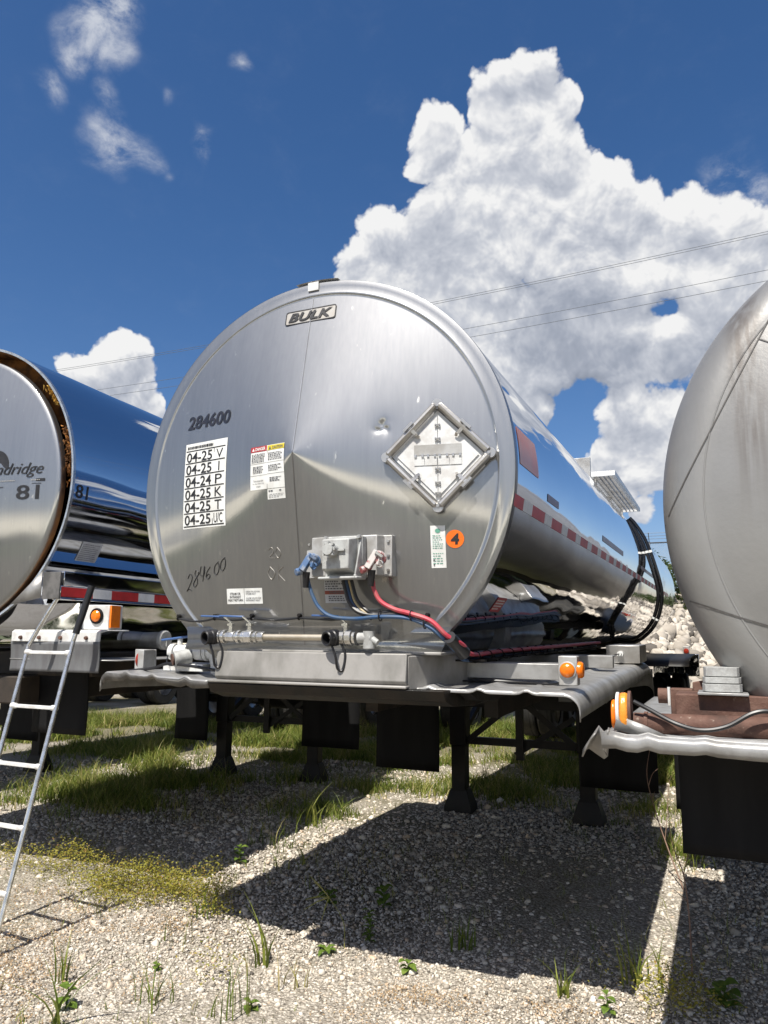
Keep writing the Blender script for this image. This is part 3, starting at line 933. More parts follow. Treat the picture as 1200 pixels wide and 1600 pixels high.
def build_plants():
    plant_blades('tall bent grass shoot at the lower left corner of the gravel', 'grass_tuft', 'grass tuft', (-2.62, 2.62, 0), 6, .24, .44, (.6, 1.2), .008, (.4, .75))
    plant_blades('broad green grass blades leaning together on sunlit gravel before the shade', 'grass_tuft', 'grass tuft', (-2.18, 3.5, 0), 7, .22, .44, (.25, .7), .0075, (.45, .8))
    plant_blades('small upright grass clump on gravel in front of the ladder', 'grass_tuft', 'grass tuft', (-2.92, 2.95, 0), 11, .12, .30, (.1, .5), .004, (.3, .7))
    plant_blades('thin sparse grass stalks low on the gravel beside the lower left shoot', 'grass_tuft', 'grass tuft', (-2.38, 2.98, 0), 14, .14, .36, (.1, .7), .003, (.3, .7), spread=.05)
    plant_blades('slender grass stalks at the corner of the left shadow', 'grass_tuft', 'grass tuft', (-2.88, 3.95, 0), 10, .14, .36, (.1, .6), .0035, (.35, .8), spread=.05)
    plant_blades('spreading grass clump on the front edge of the middle shadow near its right corner', 'grass_tuft', 'grass tuft', (-.76, 3.82, 0), 16, .10, .24, (.4, 1.1), .005, (.35, .8))
    plant_blades('tall narrow grass in the lit strip beside the right trailer shadow', 'grass_tuft', 'grass tuft', (-.46, 4.1, 0), 20, .14, .36, (.1, .8), .0045, (.35, .8), spread=.05)
    plant_blades('dense grass clump at the foot of the bare twigs', 'grass_tuft', 'grass tuft', (-.42, 6.6, 0), 60, .1, .26, (.2, .9), .004, (.3, .8), spread=.09)
    plant_blades('tall arching grass on the bright strip between the left and middle shadows', 'grass_tuft', 'grass tuft', (-3.4, 6.2, 0), 20, .2, .46, (.4, 1.1), .006, (.45, .85), spread=.05)
    plant_blades('grass tuft inside the middle shadow near its front edge', 'grass_tuft', 'grass tuft', (-1.35, 4.15, 0), 14, .12, .26, (.1, .6), .005, (.2, .6), spread=.04)
    plant_blades('dry straw-coloured stalks on gravel right of the broad grass blades', 'dry_stalks', 'dry stalks', (-1.95, 3.35, 0), 8, .12, .26, (.2, .9), .003, (.9, 1.0), spread=.06)
    plant_blades('wispy upright stalks at the bottom edge left of centre', 'grass_tuft', 'grass tuft', (-2.05, 3.02, 0), 12, .16, .38, (.1, .5), .003, (.35, .8), spread=.07)
    plant_blades('tall wispy stalks on gravel below the yellow-green weeds', 'grass_tuft', 'grass tuft', (-2.72, 3.55, 0), 8, .14, .34, (.1, .5), .003, (.4, .85), spread=.05)
    plant_blades('leaning grass shoots on the lit strip nearest the left shadow corner', 'grass_tuft', 'grass tuft', (-2.85, 5.1, 0), 10, .10, .24, (.4, 1.1), .005, (.45, .9), spread=.06)
    # seed head with four spreading fingers
    root = empty('seed_grass', (-2.07, 4.0, 0))
    tag(root, 'grass seed head with four spread fingers above the shadow edge', 'grass')
    s = MB()
    st = smooth_path([(.16, -.12, 0), (.13, -.08, .12), (0, 0, .2)], 6)
    s.tube(st, .0022, 5)
    set_tint(s.build('stem', ML['grass'], root), .7, .95)
    s = MB()
    for d in ((-.11, -.02, .10), (-.085, -.02, .075), (-.115, -.06, -.01), (-.10, -.10, -.05), (-.01, -.06, -.10)):
        p = Vector((0, 0, .2))
        s.tube([p, p + Vector(d) * .5 + Vector((0, 0, .008)), p + Vector(d)], [.003, .0035, .0015], 5)
    set_tint(s.build('seed_head', ML['grass'], root), .75, 1.0)
    # broad-leaved weeds
    leafy_weed('round-leaved green weed at the bottom left corner', 'broadleaf_weed', (-2.72, 2.78, 0), 6, .07, .024, .10)
    leafy_weed('dandelion-like rosette on gravel just below the middle shadow edge', 'rosette_weed', (-1.98, 3.8, 0), 6, .085, .016, .02, stem=False)
    leafy_weed('bushy small weed straddling the middle of the shadow front edge', 'bushy_weed', (-1.83, 4.02, 0), 26, .05, .010, .16)
    leafy_weed('upright leafy weed growing in the middle shadow', 'leafy_weed', (-1.98, 4.55, 0), 9, .09, .028, .12)
    leafy_weed('leafy weed in the middle shadow behind the seed head', 'leafy_weed', (-2.3, 4.45, 0), 9, .08, .024, .08)
    leafy_weed('small weed alone on the lit gravel at the bottom centre', 'leafy_weed', (-1.98, 3.1, 0), 6, .055, .017, .04)
    leafy_weed('small trailing weed on lit gravel beside the red-brown patch', 'leafy_weed', (-1.5, 3.75, 0), 8, .06, .018, .05)
    leafy_weed('oval-leaved weed on lit gravel left of the narrow lit strip', 'leafy_weed', (-.55, 3.72, 0), 7, .055, .02, .09)
    leafy_weed('large-leaved weed in the shadow at the bottom right', 'leafy_weed', (-.08, 4.0, 0), 9, .10, .035, .10)
    leafy_weed('bright yellow-green seedling on gravel left of centre', 'seedling', (-2.62, 3.25, 0), 5, .04, .014, .03)
    leafy_weed('green weed in the left shadow behind the yellow weeds', 'leafy_weed', (-3.3, 4.95, 0), 10, .08, .024, .12)
    bare_twig('pale forked bare twig rising in front of the middle trailer rear flap', (-.42, 6.0, 0), [(.1, -.3, 0), (.0, -.1, .2), (-.08, 0, .42), (-.13, .02, .66), (-.10, .02, .86)],
              [[(-.02, -.06, .26), (.0, -.05, .42), (.02, -.04, .62), (.05, -.04, .70)], [(-.12, .01, .6), (-.09, .0, .68), (-.05, .0, .72)], [(-.06, -.01, .36), (-.12, -.02, .42)], [(-.11, .01, .5), (-.08, 0, .56)]])
    bare_twig('brown forked bare twig standing against the right trailer black mudflap', (-.255, 4.75, 0), [(.03, -.45, 0), (.02, -.25, .2), (.0, -.2, .4), (-.05, -.2, .56), (-.06, -.2, .74)],
              [[(.0, -.2, .4), (.03, -.2, .52), (.035, -.2, .62)], [(.01, -.22, .28), (-.05, -.2, .32)], [(.0, -.2, .36), (-.06, -.2, .40)]])


# ---------------------------------------------------------------- the bank, fence and wires behind
def build_bank():
    def crest(x):
        return 4.2 - np.clip((x + 2.7) * .62, -.3, 3.4)
    def zz(x, y):
        return np.maximum(0, np.minimum(1, (y - 21.0) / 10.0)) * crest(x)
    mb = MB()
    xs = [-30 + 1.2 * i for i in range(51)]
    ys = [21 + 1.0 * j for j in range(16)] + [40, 60, 120]
    n = len(xs)
    mb.add([(x, y, float(zz(x, y)) - .05) for y in ys for x in xs], [(j * n + i, j * n + i + 1, (j + 1) * n + i + 1, (j + 1) * n + i) for j in range(len(ys) - 1) for i in range(n - 1)])
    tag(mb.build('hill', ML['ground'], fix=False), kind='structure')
    k = 5200
    x = RNG.uniform(-6.5, 5, k)
    y = 21 + 10 * RNG.uniform(0, 1, k)
    P = np.stack([x, y, zz(x, y) + .02], 1)
    tint = np.clip(RNG.normal(.22, .16, k), .0, 1)
    tag(stone_mesh('riprap_rubble', P, np.clip(RNG.lognormal(math.log(.125), .45, k), .05, .34), ML['stones'], .8, tint), kind='stuff')
    k = 9000
    x = RNG.uniform(-7, 4, k)
    y = RNG.uniform(29.5, 32.5, k)
    hh = .3 + 1.3 * vnoise(x, y, .8, 4)
    C = np.stack([x, y, zz(x, y) + RNG.uniform(0, 1, k) * hh], 1)
    tag(leaf_cloud('bank_undergrowth', C, RNG.uniform(.05, .13, k), ML['bush'], np.clip(RNG.normal(.45, .25, k), 0, 1)), kind='stuff')
    # chain-link fence on the crest
    f = empty('chain_link_fence', (-2.2, 33, 4.1))
    tag(f, 'chain-link fence with barbed wire on top of the weedy bank', 'fence')
    for px in (-6.3, -3.3, -.3, 2.7):
        m = MB()
        m.cyl((px, 0, -1.0), (px, 0, 1.75), .035, seg=10)
        m.bar((px, 0, 1.72), (px, -.28, 2.1), .03, .03)
        m.build('post', ML['galv'], f)
    m = MB()
    m.cyl((-6.3, 0, 1.7), (2.7, 0, 1.7), .03, seg=8)
    m.build('rail', ML['galv'], f)
    m = MB()
    for i in range(3):
        m.tube([(-6.3, -.1 - .08 * i, 1.85 + .11 * i), (2.7, -.1 - .08 * i, 1.85 + .11 * i)], .008, 4)
    m.build('barbed_wire', ML['galv'], f)
    m = MB()
    for i in range(-24, 90):
        x0 = -6.3 + i * .1
        for sgn in (1, -1):
            a, b = (x0, 0, -.7), (x0 + sgn * 2.4, 0, 1.7)
            if -6.4 < a[0] < 2.8 and -6.4 < b[0] < 2.8:
                m.tube([a, b], .005, 3, caps=False)
    m.build('mesh', ML['galv'], f)


def build_wires():
    for lab, z0 in [('uppermost overhead wire crossing behind the tanks', 31.48), ('second overhead wire just under the uppermost one', 31.28),
                    ('third overhead wire from the top across the clouds', 28.40), ('lowest overhead wire crossing behind the tanks', 27.55)]:
        m = MB()
        m.tube([(x, 60, z0 + .00045 * (x + 45) ** 2) for x in range(-130, 61, 5)], .020, 6)
        tag(m.build('overhead_wire', ML['wire']), lab, 'overhead wire', 'overhead wires')


def build_treeline():
    """dark wood across the road behind the photographer, seen only mirrored in the tanks"""
    k = 9000
    x = RNG.uniform(-200, 200, k)
    y = RNG.uniform(-175, -160, k)
    hh = 3.0 + 4.5 * vnoise(x, y * 0, .12, 9)
    C = np.stack([x, y, RNG.uniform(0, 1, k) * hh], 1)
    tag(leaf_cloud('distant_woods', C, RNG.uniform(.8, 1.6, k), ML['bush'], np.clip(RNG.normal(.35, .25, k), 0, 1)), kind='stuff')


# ---------------------------------------------------------------- shared trailer parts
def tank_shell(root, R, zc, yf, yb, m, xc=0.0, name='shell'):
    mb = MB()
    ny, na = 14, 192

    def fn(u, v):
        a = 2 * math.pi * u
        return (xc + R * math.sin(a), yf + (yb - yf) * v, zc - R * math.cos(a))
    mb.grid(fn, na, ny)
    o = mb.build(name, m, root, angle=60, fix=False)
    # rear head
    mb = MB()
    mb.lathe([(R - .001, 0), (R * .9, .1), (R * .6, .2), (R * .3, .25), (0, .27)], (xc, yb, zc), (0, 1, 0), 64)
    mb.build('rear_head', m, root)
    return o


def landing_gear(root, top=1.36, xs=(-.61, .61), crank=True):
    for x in xs:
        m = MB()
        m.box(x - .082, x + .082, -.082, .082, .62, top)
        m.box(x - .07, x + .07, -.07, .07, .16, .62)
        lg = m.build('landing_leg', ML['blacksteel'], root, bevel=.008)
        f = MB()
        v = [(x + sx * a, sy * a * .8, z) for z, a in ((.21, .082), (.05, .135), (.0, .138)) for sx, sy in ((-1, -1), (1, -1), (1, 1), (-1, 1))]
        f.add(v, [(3, 2, 1, 0)[::-1], (8, 9, 10, 11)[::-1]] + [(4 * k + i, 4 * k + (i + 1) % 4, 4 * k + 4 + (i + 1) % 4, 4 * k + 4 + i) for k in (0, 1) for i in range(4)])
        f.build('foot', ML['blacksteel'], lg, bevel=.006)
    m = MB()
    m.box(xs[0] + .083, xs[1] - .083, -.045, .045, .985, 1.12)
    m.bar((xs[0] + .08, 0, .665), (xs[1] - .08, 0, .665), .05, .07)
    m.bar((xs[0] + .09, -.05, .665), (-.02, -.05, 1.06), .012, .055)
    m.bar((xs[1] - .09, -.05, .665), (.02, -.05, 1.06), .012, .055)
    m.bar((0, -.055, .52), (0, -.055, 1.13), .07, .05, up=(0, 1, 0))
    m.bar((xs[0], .05, .7), (xs[0] + .12, .95, 1.28), .05, .05)
    m.bar((xs[1], .05, .7), (xs[1] - .12, .95, 1.28), .05, .05)
    m.bar((-.05, -.04, .56), (xs[1] - .1, -.04, .92), .012, .05)
    m.build('gear_brace', ML['blacksteel'], root)
    if crank:
        m = MB()
        m.tube(smooth_path([(xs[1] + .08, .0, .95), (xs[1] + .2, .0, .95), (xs[1] + .2, -.02, .70), (xs[1] + .28, -.02, .66)], 4), .013, 8)
        m.build('crank', ML['blacksteel'], root)


def chassis(root, y0, y1, zt, w=.42):
    m = MB()
    for x in (-w, w):
        m.box(x - .045, x + .045, y0, y1, zt - .24, zt)
    for i in range(9):
        y = y0 + .5 + i * (y1 - y0 - 1) / 8
        m.box(-w + .046, w - .046, y - .04, y + .04, zt - .2, zt - .05)
    m.build('chassis', ML['dirtysteel'], root)


def bogie(root, ys, zt):
    for y in ys:
        for s in (-1, 1):
            for x in (.83, 1.12):
                m = MB()
                m.lathe([(.28, -.11), (.29, -.06), (.2, -.02), (.12, .03), (.001, .05)], (s * x, y, .5), (s, 0, 0), 28)
                m.lathe([(.28, -.11), (.29, .1), (.27, .12)], (s * x, y, .5), (s, 0, 0), 28)
                w = m.build('wheel', ML['steel'], root)
                t = MB()
                t.lathe([(.285, -.125), (.40, -.135), (.475, -.125), (.5, -.095), (.492, -.05), (.5, -.045), (.492, 0), (.5, .045), (.492, .05), (.5, .095), (.475, .125), (.40, .135), (.285, .125)], (s * x, y, .5), (s, 0, 0), 40)
                t.build('tyre', ML['tyre'], w)
        m = MB()
        m.cyl((-1.1, y, .5), (1.1, y, .5), .075, seg=12)
        m.build('axle', ML['dirtysteel'], root)


def mudflap(root, x0, x1, y, z0, z1, m='rubber', bend=.03, name='mudflap'):
    mb = MB()
    mb.grid(lambda u, v: (x0 + (x1 - x0) * u, y + bend * math.sin(v * 2.4) + .012 * math.cos(u * 3.1), z1 + (z0 - z1) * v), 8, 10)
    return mb.build(name, ML[m], root, solid=.012)


def tape_run(mb, y0, y1, fn, z0, z1, red=.28, white=.18, first=None):
    """red and white reflective tape; materials 0 red, 1 white"""
    y, k = y0, 0
    L = first if first else red
    while y < y1:
        e = min(y + L, y1)
        n = max(1, int((e - y) / .1))
        for i in range(n):
            a, b = y + (e - y) * i / n, y + (e - y) * (i + 1) / n
            mb.add([fn(a, z0), fn(b, z0), fn(b, z1), fn(a, z1)], [(0, 1, 2, 3)], k)
        y, k = e, 1 - k
        L = red if k == 0 else white


def round_lamp(mb_body, c, d, r, depth):
    pass


# ================================================================ the middle trailer
YF, ZC, R0, HH, DZ, RC = -4.154, 2.464, 1.016, 0.178, 0.0975, 0.94


def head_y(x, z):
    """front of the shallow off-centre cone; x, z relative to the tank's axis"""
    zz = z - DZ
    r = math.hypot(x, zz)
    if r < 1e-6:
        return YF - HH
    b = zz / r * DZ
    s = -b + math.sqrt(b * b - DZ * DZ + RC * RC)
    t = r / s
    y = YF - HH * (1 - t) if t < 1 else YF
    # the dent
    dx, dz = x - .421, z - .193
    q = math.hypot(dx, dz)
    if q < .16:
        an = math.atan2(dz, dx)
        y += .009 * math.exp(-(q / .028) ** 2) * (1 + .8 * math.cos(3 * an + 60 * q)) + .004 * math.exp(-(q / .07) ** 2)
    return y


def on_head(x, z, off=.002):
    return (x, head_y(x, z) - off, ZC + z)


def sticker(root, name, x0, x1, z0, z1, m, off=.0015, nu=8, nv=10, rnd=0.0):
    mb = MB()
    mb.grid(lambda u, v: on_head(x0 + (x1 - x0) * u, z0 + (z1 - z0) * v, off), nu, nv)
    return mb.build(name, ML[m], root)


def middle_trailer():
    root = empty('tank_trailer', (-1.794, 7.379, 0), .0214)
    tag(root, 'polished tank trailer with BULK plate and 284600 on its conical head, in the middle', 'tank trailer', 'tank trailers parked in a row')
    yb = 8.6
    tank_shell(root, R0, ZC, YF + .004, yb, ML['mirror'])
    # ---- front head: cone, bead, flat rim
    mb = MB()
    NA, NT_ = 288, 92
    vs, fs = [], []
    for j in range(NT_ + 1):
        t = j / NT_
        for i in range(NA):
            a = 2 * math.pi * i / NA
            cx, cz = RC * math.sin(a), RC * math.cos(a)
            x, z = cx * t, DZ + (cz - DZ) * t
            vs.append((x, head_y(x, z), ZC + z))
    prof = [(.945, -.003), (.950, -.0045), (.955, -.003), (.962, .0), (.990, .002), (1.012, .003), (1.0165, .005), (1.0178, .010), (1.0178, .05)]
    for r, dy in prof:
        for i in range(NA):
            a = 2 * math.pi * i / NA
            vs.append((r * math.sin(a), YF + dy, ZC + r * math.cos(a)))
    for j in range(NT_ + len(prof)):
        for i in range(NA):
            fs.append((j * NA + i, j * NA + (i + 1) % NA, (j + 1) * NA + (i + 1) % NA, (j + 1) * NA + i))
    mb.add(vs, fs)
    mb.build('front_head', ML['brushed'], root, angle=50)
    # ---- vertical seam and its patch on the rim
    mb = MB()
    mb.grid(lambda u, v: on_head(-.0028 + .0056 * u, .105 + .83 * v, .0022), 1, 40)
    mb.build('weld_seam', ML['seam'], root)
    mb = MB()
    mb.grid(lambda u, v: on_head(-.0025 + .005 * u, -.92 + 1.02 * v, .0016), 1, 40)
    mb.build('weld_seam', ML['grime'], root)
    mb = MB()
    mb.box(-.03, .03, YF - .006, YF + .0, ZC + .975, ZC + 1.019)
    mb.grid(lambda u, v: ((-.10 + .24 * u), YF - .005 + .07 * v, ZC + math.sqrt(1.026 ** 2 - (-.10 + .24 * u) ** 2)), 10, 1)
    mb.build('sealant_patch', ML['whitemetal'], root)
    # ---- BULK plate
    p = MB()
    def rrect(x0, x1, z0, z1, r, n=4):
        o = []
        for cx, cz, a0 in ((x1 - r, z1 - r, 0), (x0 + r, z1 - r, 90), (x0 + r, z0 + r, 180), (x1 - r, z0 + r, 270)):
            o += [(cx + r * math.cos(math.radians(a0 + 90 * k / n)), cz + r * math.sin(math.radians(a0 + 90 * k / n))) for k in range(n + 1)]
        return o
    rr = rrect(-.147, .141, .798, .876, .012)
    p.add([on_head(x, z, .003) for x, z in rr], [tuple(range(len(rr)))], 0)
    pl = p.build('bulk_plate', ML['nickel'], root)
    e = MB()
    ri = rrect(-.142, .136, .803, .871, .010)
    n = len(rr)
    e.add([on_head(x, z, .0045) for x, z in rr] + [on_head(x, z, .0045) for x, z in ri], [(i, (i + 1) % n, n + (i + 1) % n, n + i) for i in range(n)], 0)
    put_text(e, 'BULK', -.128, .122, .812, .862, lambda x, z: on_head(x, z, .0055), .03, .28)
    e.build('lettering', ML['black'], pl)
    # ---- unit number
    e = MB()
    put_text(e, '284600', -.728, -.425, .310, .385, lambda x, z: on_head(x, z, .003), .025, .1)
    e.build('unit_number', ML['navy'], root)
    # ---- inspection sheet
    st = sticker(root, 'inspection_sticker', -.730, -.430, -.216, .232, 'white')
    e = MB()
    f = lambda x, z: on_head(x, z, .0032)
    top, hgt = .192, .066
    greek(e, -.715, -.445, .198, .222, 1, f, fill=.6)
    for k, (a, b) in enumerate([('04-25', 'V'), ('04-25', 'I'), ('04-24', 'P'), ('04-25', 'K'), ('04-25', 'T'), ('04-25', 'U/C')]):
        z1 = top - k * hgt
        e.add([f(-.724, z1 - .002), f(-.44, z1 - .002), f(-.44, z1 + .003), f(-.724, z1 + .003)], [(0, 1, 2, 3)])
        put_text(e, a, -.718, -.532, z1 - .060, z1 - .008, f, .012)
        if b == 'I':
            e.add([f(-.484, z1 - .058), f(-.476, z1 - .058), f(-.476, z1 - .010), f(-.484, z1 - .010)], [(0, 1, 2, 3)])
        elif b == 'U/C':
            put_text(e, b, -.510, -.450, z1 - .058, z1 - .010, f, 0)
        else:
            put_text(e, b, -.504, -.456, z1 - .058, z1 - .010, f, 0)
    zb = top - 6 * hgt
    e.add([f(-.724, zb - .004), f(-.44, zb - .004), f(-.44, zb + .002), f(-.724, zb + .002)], [(0, 1, 2, 3)])
    e.add([f(-.522, zb), f(-.518, zb), f(-.518, top), f(-.522, top)], [(0, 1, 2, 3)])
    e.build('lettering', ML['black'], st)
    # ---- danger / caution sheets
    st = sticker(root, 'danger_caution_sticker', -.262, -.052, -.060, .152, 'white')
    a = MB()
    f3 = lambda x, z: on_head(x, z, .003)
    f4 = lambda x, z: on_head(x, z, .0042)
    a.add([f3(-.262, .126), f3(-.160, .126), f3(-.160, .152), f3(-.262, .152)], [(0, 1, 2, 3)], 0)
    a.build('red_band', ML['redlab'], st)
    a = MB()
    a.add([f3(-.155, .126), f3(-.052, .126), f3(-.052, .150), f3(-.155, .150)], [(0, 1, 2, 3)], 0)
    a.build('yellow_band', ML['yellowlab'], st)
    a = MB()
    a.add([f4(-.253, .131), f4(-.237, .131), f4(-.245, .147)], [(0, 1, 2)])
    put_text(a, 'DANGER', -.232, -.168, .131, .147, f4, .02)
    a.build('danger_lettering', ML['white'], st)
    a = MB()
    a.add([f4(-.147, .130), f4(-.131, .130), f4(-.139, .146)], [(0, 1, 2)])
    put_text(a, 'CAUTION', -.126, -.060, .130, .145, f4, .02)
    greek(a, -.255, -.168, .072, .118, 6, f3)
    greek(a, -.150, -.060, .075, .116, 5, f3)
    greek(a, -.245, -.180, .018, .055, 5, f3)
    greek(a, -.148, -.062, .022, .055, 4, f3)
    greek(a, -.140, -.070, -.028, -.005, 3, f3)
    for k, s in enumerate(('Tank intended', 'to be filled by', 'weight')):
        w = .072 * len(s) / 15
        put_text(a, s, -.211 - w / 2, -.211 + w / 2, -.022 - k * .014, -.013 - k * .014, f3, 0)
    for x0, x1, z in ((-.262, -.156, .066), (-.262, -.156, .008), (-.155, -.052, .066), (-.155, -.052, .010)):
        a.add([f3(x0, z), f3(x1, z), f3(x1, z + .0015), f3(x0, z + .0015)], [(0, 1, 2, 3)])
    a.add([f3(-.1575, -.06), f3(-.1555, -.06), f3(-.1555, .126), f3(-.1575, .126)], [(0, 1, 2, 3)])
    a.build('lettering', ML['greyink'], st)
    st = sticker(root, 'maker_sticker', -.156, -.052, -.112, -.0625, 'white', nu=4, nv=3)
    a = MB()
    greek(a, -.148, -.118, -.078, -.066, 1, f3)
    greek(a, -.085, -.066, -.078, -.066, 1, f3)
    greek(a, -.148, -.062, -.106, -.084, 3, f3, fill=.3)
    a.build('lettering', ML['greyink'], st)
    # ---- long white card and orange 4
    st = sticker(root, 'test_sticker', .638, .704, -.456, -.269, 'white', nu=3, nv=8)
    a = MB()
    ci = [f3(.671 + .012 * math.cos(t * .3927), -.292 + .010 * math.sin(t * .3927)) for t in range(16)]
    a.add(ci, [tuple(range(16))])
    greek(a, .647, .695, -.372, -.308, 7, f3, fill=.35)
    greek(a, .647, .695, -.440, -.385, 5, f3, fill=.3)
    a.build('lettering', ML['greenink'], st)
    a = MB()
    for z in (-.442, -.422):
        a.add([f4(.648, z - .003), f4(.654, z - .003), f4(.654, z + .003), f4(.648, z + .003)], [(0, 1, 2, 3)])
    a.build('stamp', ML['black'], st)
    a = MB()
    ci = [on_head(.746 + .040 * math.cos(t * math.pi / 20), -.330 + .040 * math.sin(t * math.pi / 20), .0025) for t in range(40)]
    a.add(ci, [tuple(range(40))])
    st = a.build('orange_dot', ML['orangedot'], root)
    a = MB()
    put_text(a, '4', .728, .765, -.354, -.306, f4, .035, .1)
    a.build('lettering', ML['black'], st)
    # ---- steam and warning stickers
    st = sticker(root, 'steam_sticker', -.438, -.330, -.604, -.529, 'white', nu=3, nv=3)
    a = MB()
    for k, (s, w) in enumerate((('STEAM OR', .066), ('INTRANSIT', .07), ('HEAT RETURN', .092))):
        put_text(a, s, -.384 - w / 2, -.384 + w / 2, -.560 - k * .0155, -.5485 - k * .0155, f3, .012)
    a.build('lettering', ML['black'], st)
    st = sticker(root, 'steam_sticker', -.3275, -.220, -.604, -.529, 'white', nu=3, nv=3)
    a = MB()
    for k, s in enumerate(('OPEN VALVE FOR', 'STEAM HEAT', '', 'CLOSE VALVE FOR', 'INTRANSIT HEAT')):
        if s:
            w = .09 * len(s) / 15
            put_text(a, s, -.318, -.318 + w, -.549 - k * .0105, -.5415 - k * .0105, f3, .008)
    a.build('lettering', ML['greyink'], st)
    st = sticker(root, 'warning_sticker', .124, .231, -.605, -.497, 'paper', nu=3, nv=3)
    a = MB()
    a.add([f3(.124, -.566), f3(.231, -.566), f3(.231, -.549), f3(.124, -.549)], [(0, 1, 2, 3)])
    a.build('red_band', ML['warnred'], st)
    a = MB()
    put_text(a, 'WARNING', .146, .226, -.564, -.551, f4, .02)
    greek(a, .128, .226, -.545, -.502, 4, f3)
    greek(a, .142, .226, -.598, -.571, 3, f3)
    a.build('lettering', ML['greyink'], st)
    # ---- hand-written number and wiped marks
    hw = {'2': [(0, .75), (.2, 1), (.5, .95), (.55, .65), (.15, .15), (0, 0), (.3, .12), (.7, 0)], '8': [(.6, .9), (.25, 1), (.15, .75), (.5, .5), (.55, .2), (.25, 0), (.05, .2), (.3, .5), (.6, .75), (.6, .9)],
          '4': [(.1, 1), (.05, .5), (.6, .5), (.55, 1), (.5, .1)], '6': [(.5, 1), (.15, .6), (.1, .2), (.4, 0), (.6, .25), (.4, .42), (.12, .25)], '0': [(.4, 1), (.1, .7), (.12, .2), (.4, 0), (.65, .3), (.62, .8), (.4, 1), (.55, 1.05)]}
    a = MB()
    for k, ch in enumerate('284600'):
        x0 = -.708 + k * .043 + (.012 if k > 3 else 0)
        z0 = -.535 + k * .019
        hgt = .085 if k < 3 else .062
        pts = smooth_path([on_head(x0 + .052 * u + .012 * v, z0 + hgt * v, .002) for u, v in hw[ch]], 5)
        a.tube(pts, .0017, 4)
    a.build('handwritten_number', ML['black'], root)
    a = MB()
    for ch in ([(-.17, -.35), (-.15, -.34), (-.14, -.36), (-.165, -.385), (-.135, -.39)], [(-.118, -.34), (-.13, -.365), (-.115, -.39), (-.1, -.365), (-.118, -.34)],
               [(-.165, -.43), (-.18, -.46), (-.16, -.49), (-.14, -.46), (-.165, -.43)], [(-.118, -.425), (-.122, -.495)], [(-.09, -.43), (-.12, -.46), (-.085, -.5)]):
        a.tube(smooth_path([on_head(x, z, .001) for x, z in ch], 5), .0022, 4)
    a.build('wiped_marks', ML['faint'], root)
    # ---- placard holder
    cx, cz = .684, .042
    beta = math.atan2(HH, RC)
    base = Vector(on_head(cx, cz, .012))
    U = Vector((math.cos(beta), math.sin(beta), 0))
    V = Vector((0, 0, 1))
    Nn = Vector((math.sin(beta), -math.cos(beta), 0))

    def P(u, v, n=0.0):
        return base + U * u + V * v + Nn * n
    HU, HV = .236, .238
    ph = MB()
    ph.add([P(0, HV - .03, .006), P(-HU + .03, 0, .006), P(0, -HV + .03, .006), P(HU - .03, 0, .006)], [(0, 1, 2, 3)])
    pho = ph.build('placard_holder', ML['whitemetal'], root)
    fr = MB()
    cn = [(0, HV), (-HU, 0), (0, -HV), (HU, 0)]
    for i in range(4):
        a_, b_ = Vector(cn[i]), Vector(cn[(i + 1) % 4])
        d = (b_ - a_).normalized() * .012
        a2, b2 = a_ + d, b_ - d
        fr.tube([P(a2.x, a2.y, .004), P(a2.x + d.x * .6, a2.y + d.y * .6, .020), P(b2.x - d.x * .6, b2.y - d.y * .6, .020), P(b2.x, b2.y, .004)], .0165, 10)
        fr.cyl(P(a_.x * .985, a_.y * .985, -.004), P(a_.x * .985, a_.y * .985, .024), .024, seg=16)
    fr.build('frame', ML['steel'], pho, bevel=.0)
    df = MB()
    for s in (-1, 1):
        df.add([P(s * .0015, HV - .052, .012), P(s * .0015, -HV + .052, .012), P(s * (HU - .052), 0, .012)], [(0, 1, 2)] if s > 0 else [(0, 2, 1)])
    df.build('flip_panel', ML['whitemetal'], pho, fix=False)
    sl = MB()
    sl.add([P(-.107, .002, .014), P(.107, .002, .014), P(.107, .050, .014), P(-.107, .050, .014)], [(0, 1, 2, 3)])
    sl.build('slot', ML['plate'], pho)
    sl = MB()
    for x0, x1 in ((-.107, -.06), (-.058, -.003), (.001, .052), (.054, .107)):
        sl.add([P(x0, -.044, .015), P(x1, -.044, .015), P(x1, -.002, .017), P(x0, -.002, .017)], [(0, 1, 2, 3)])
    sl.build('number_flap', ML['whitemetal'], pho)
    for v in (.135, .072, -.065, -.128, -.175):
        cl = MB()
        for s in (-1, 1):
            cl.bar(P(s * .009, v - .009, .013), P(s * .009, v + .009, .013), .006, .012, up=Nn)
        cl.bar(P(-.012, v + .004, .019), P(.012, v + .004, .019), .005, .006, up=Nn)
        cl.build('hinge_clip', ML['steel'], pho)
    for x in (-.10, -.068, -.043, -.012, .010, .043, .07, .10):
        cl = MB()
        cl.bar(P(x, -.008, .018), P(x, .006, .018), .010, .006, up=Nn)
        cl.build('flap_clip', ML['steel'], pho)
    for sx, sy in ((1, 1), (-1, 1), (1, -1), (-1, -1)):
        ux, vy = sx * HU * .5, sy * HV * .5
        cl = MB()
        cl.bar(P(ux * 1.12, vy * 1.12, .034), P(ux * .78, vy * .78, .026), .016, .008, up=Nn)
        cl.bar(P(ux * 1.1 - sx * .02, vy * 1.1 + sy * .02, .038), P(ux * 1.1 + sx * .02, vy * 1.1 - sy * .02, .038), .012, .01, up=Nn)
        cl.bar(P(ux * .80 - .006, vy * .8, .03), P(ux * .7, vy * .7, .018), .012, .006, up=Nn)
        cl.build('toggle_clip', ML['steel'], pho)
    for x, z in cn:
        cl = MB()
        cl.cyl(P(x * .96, z * .96, .023), P(x * .96, z * .96, .030), .008, seg=8)
        cl.build('bolt', ML['steel'], pho)
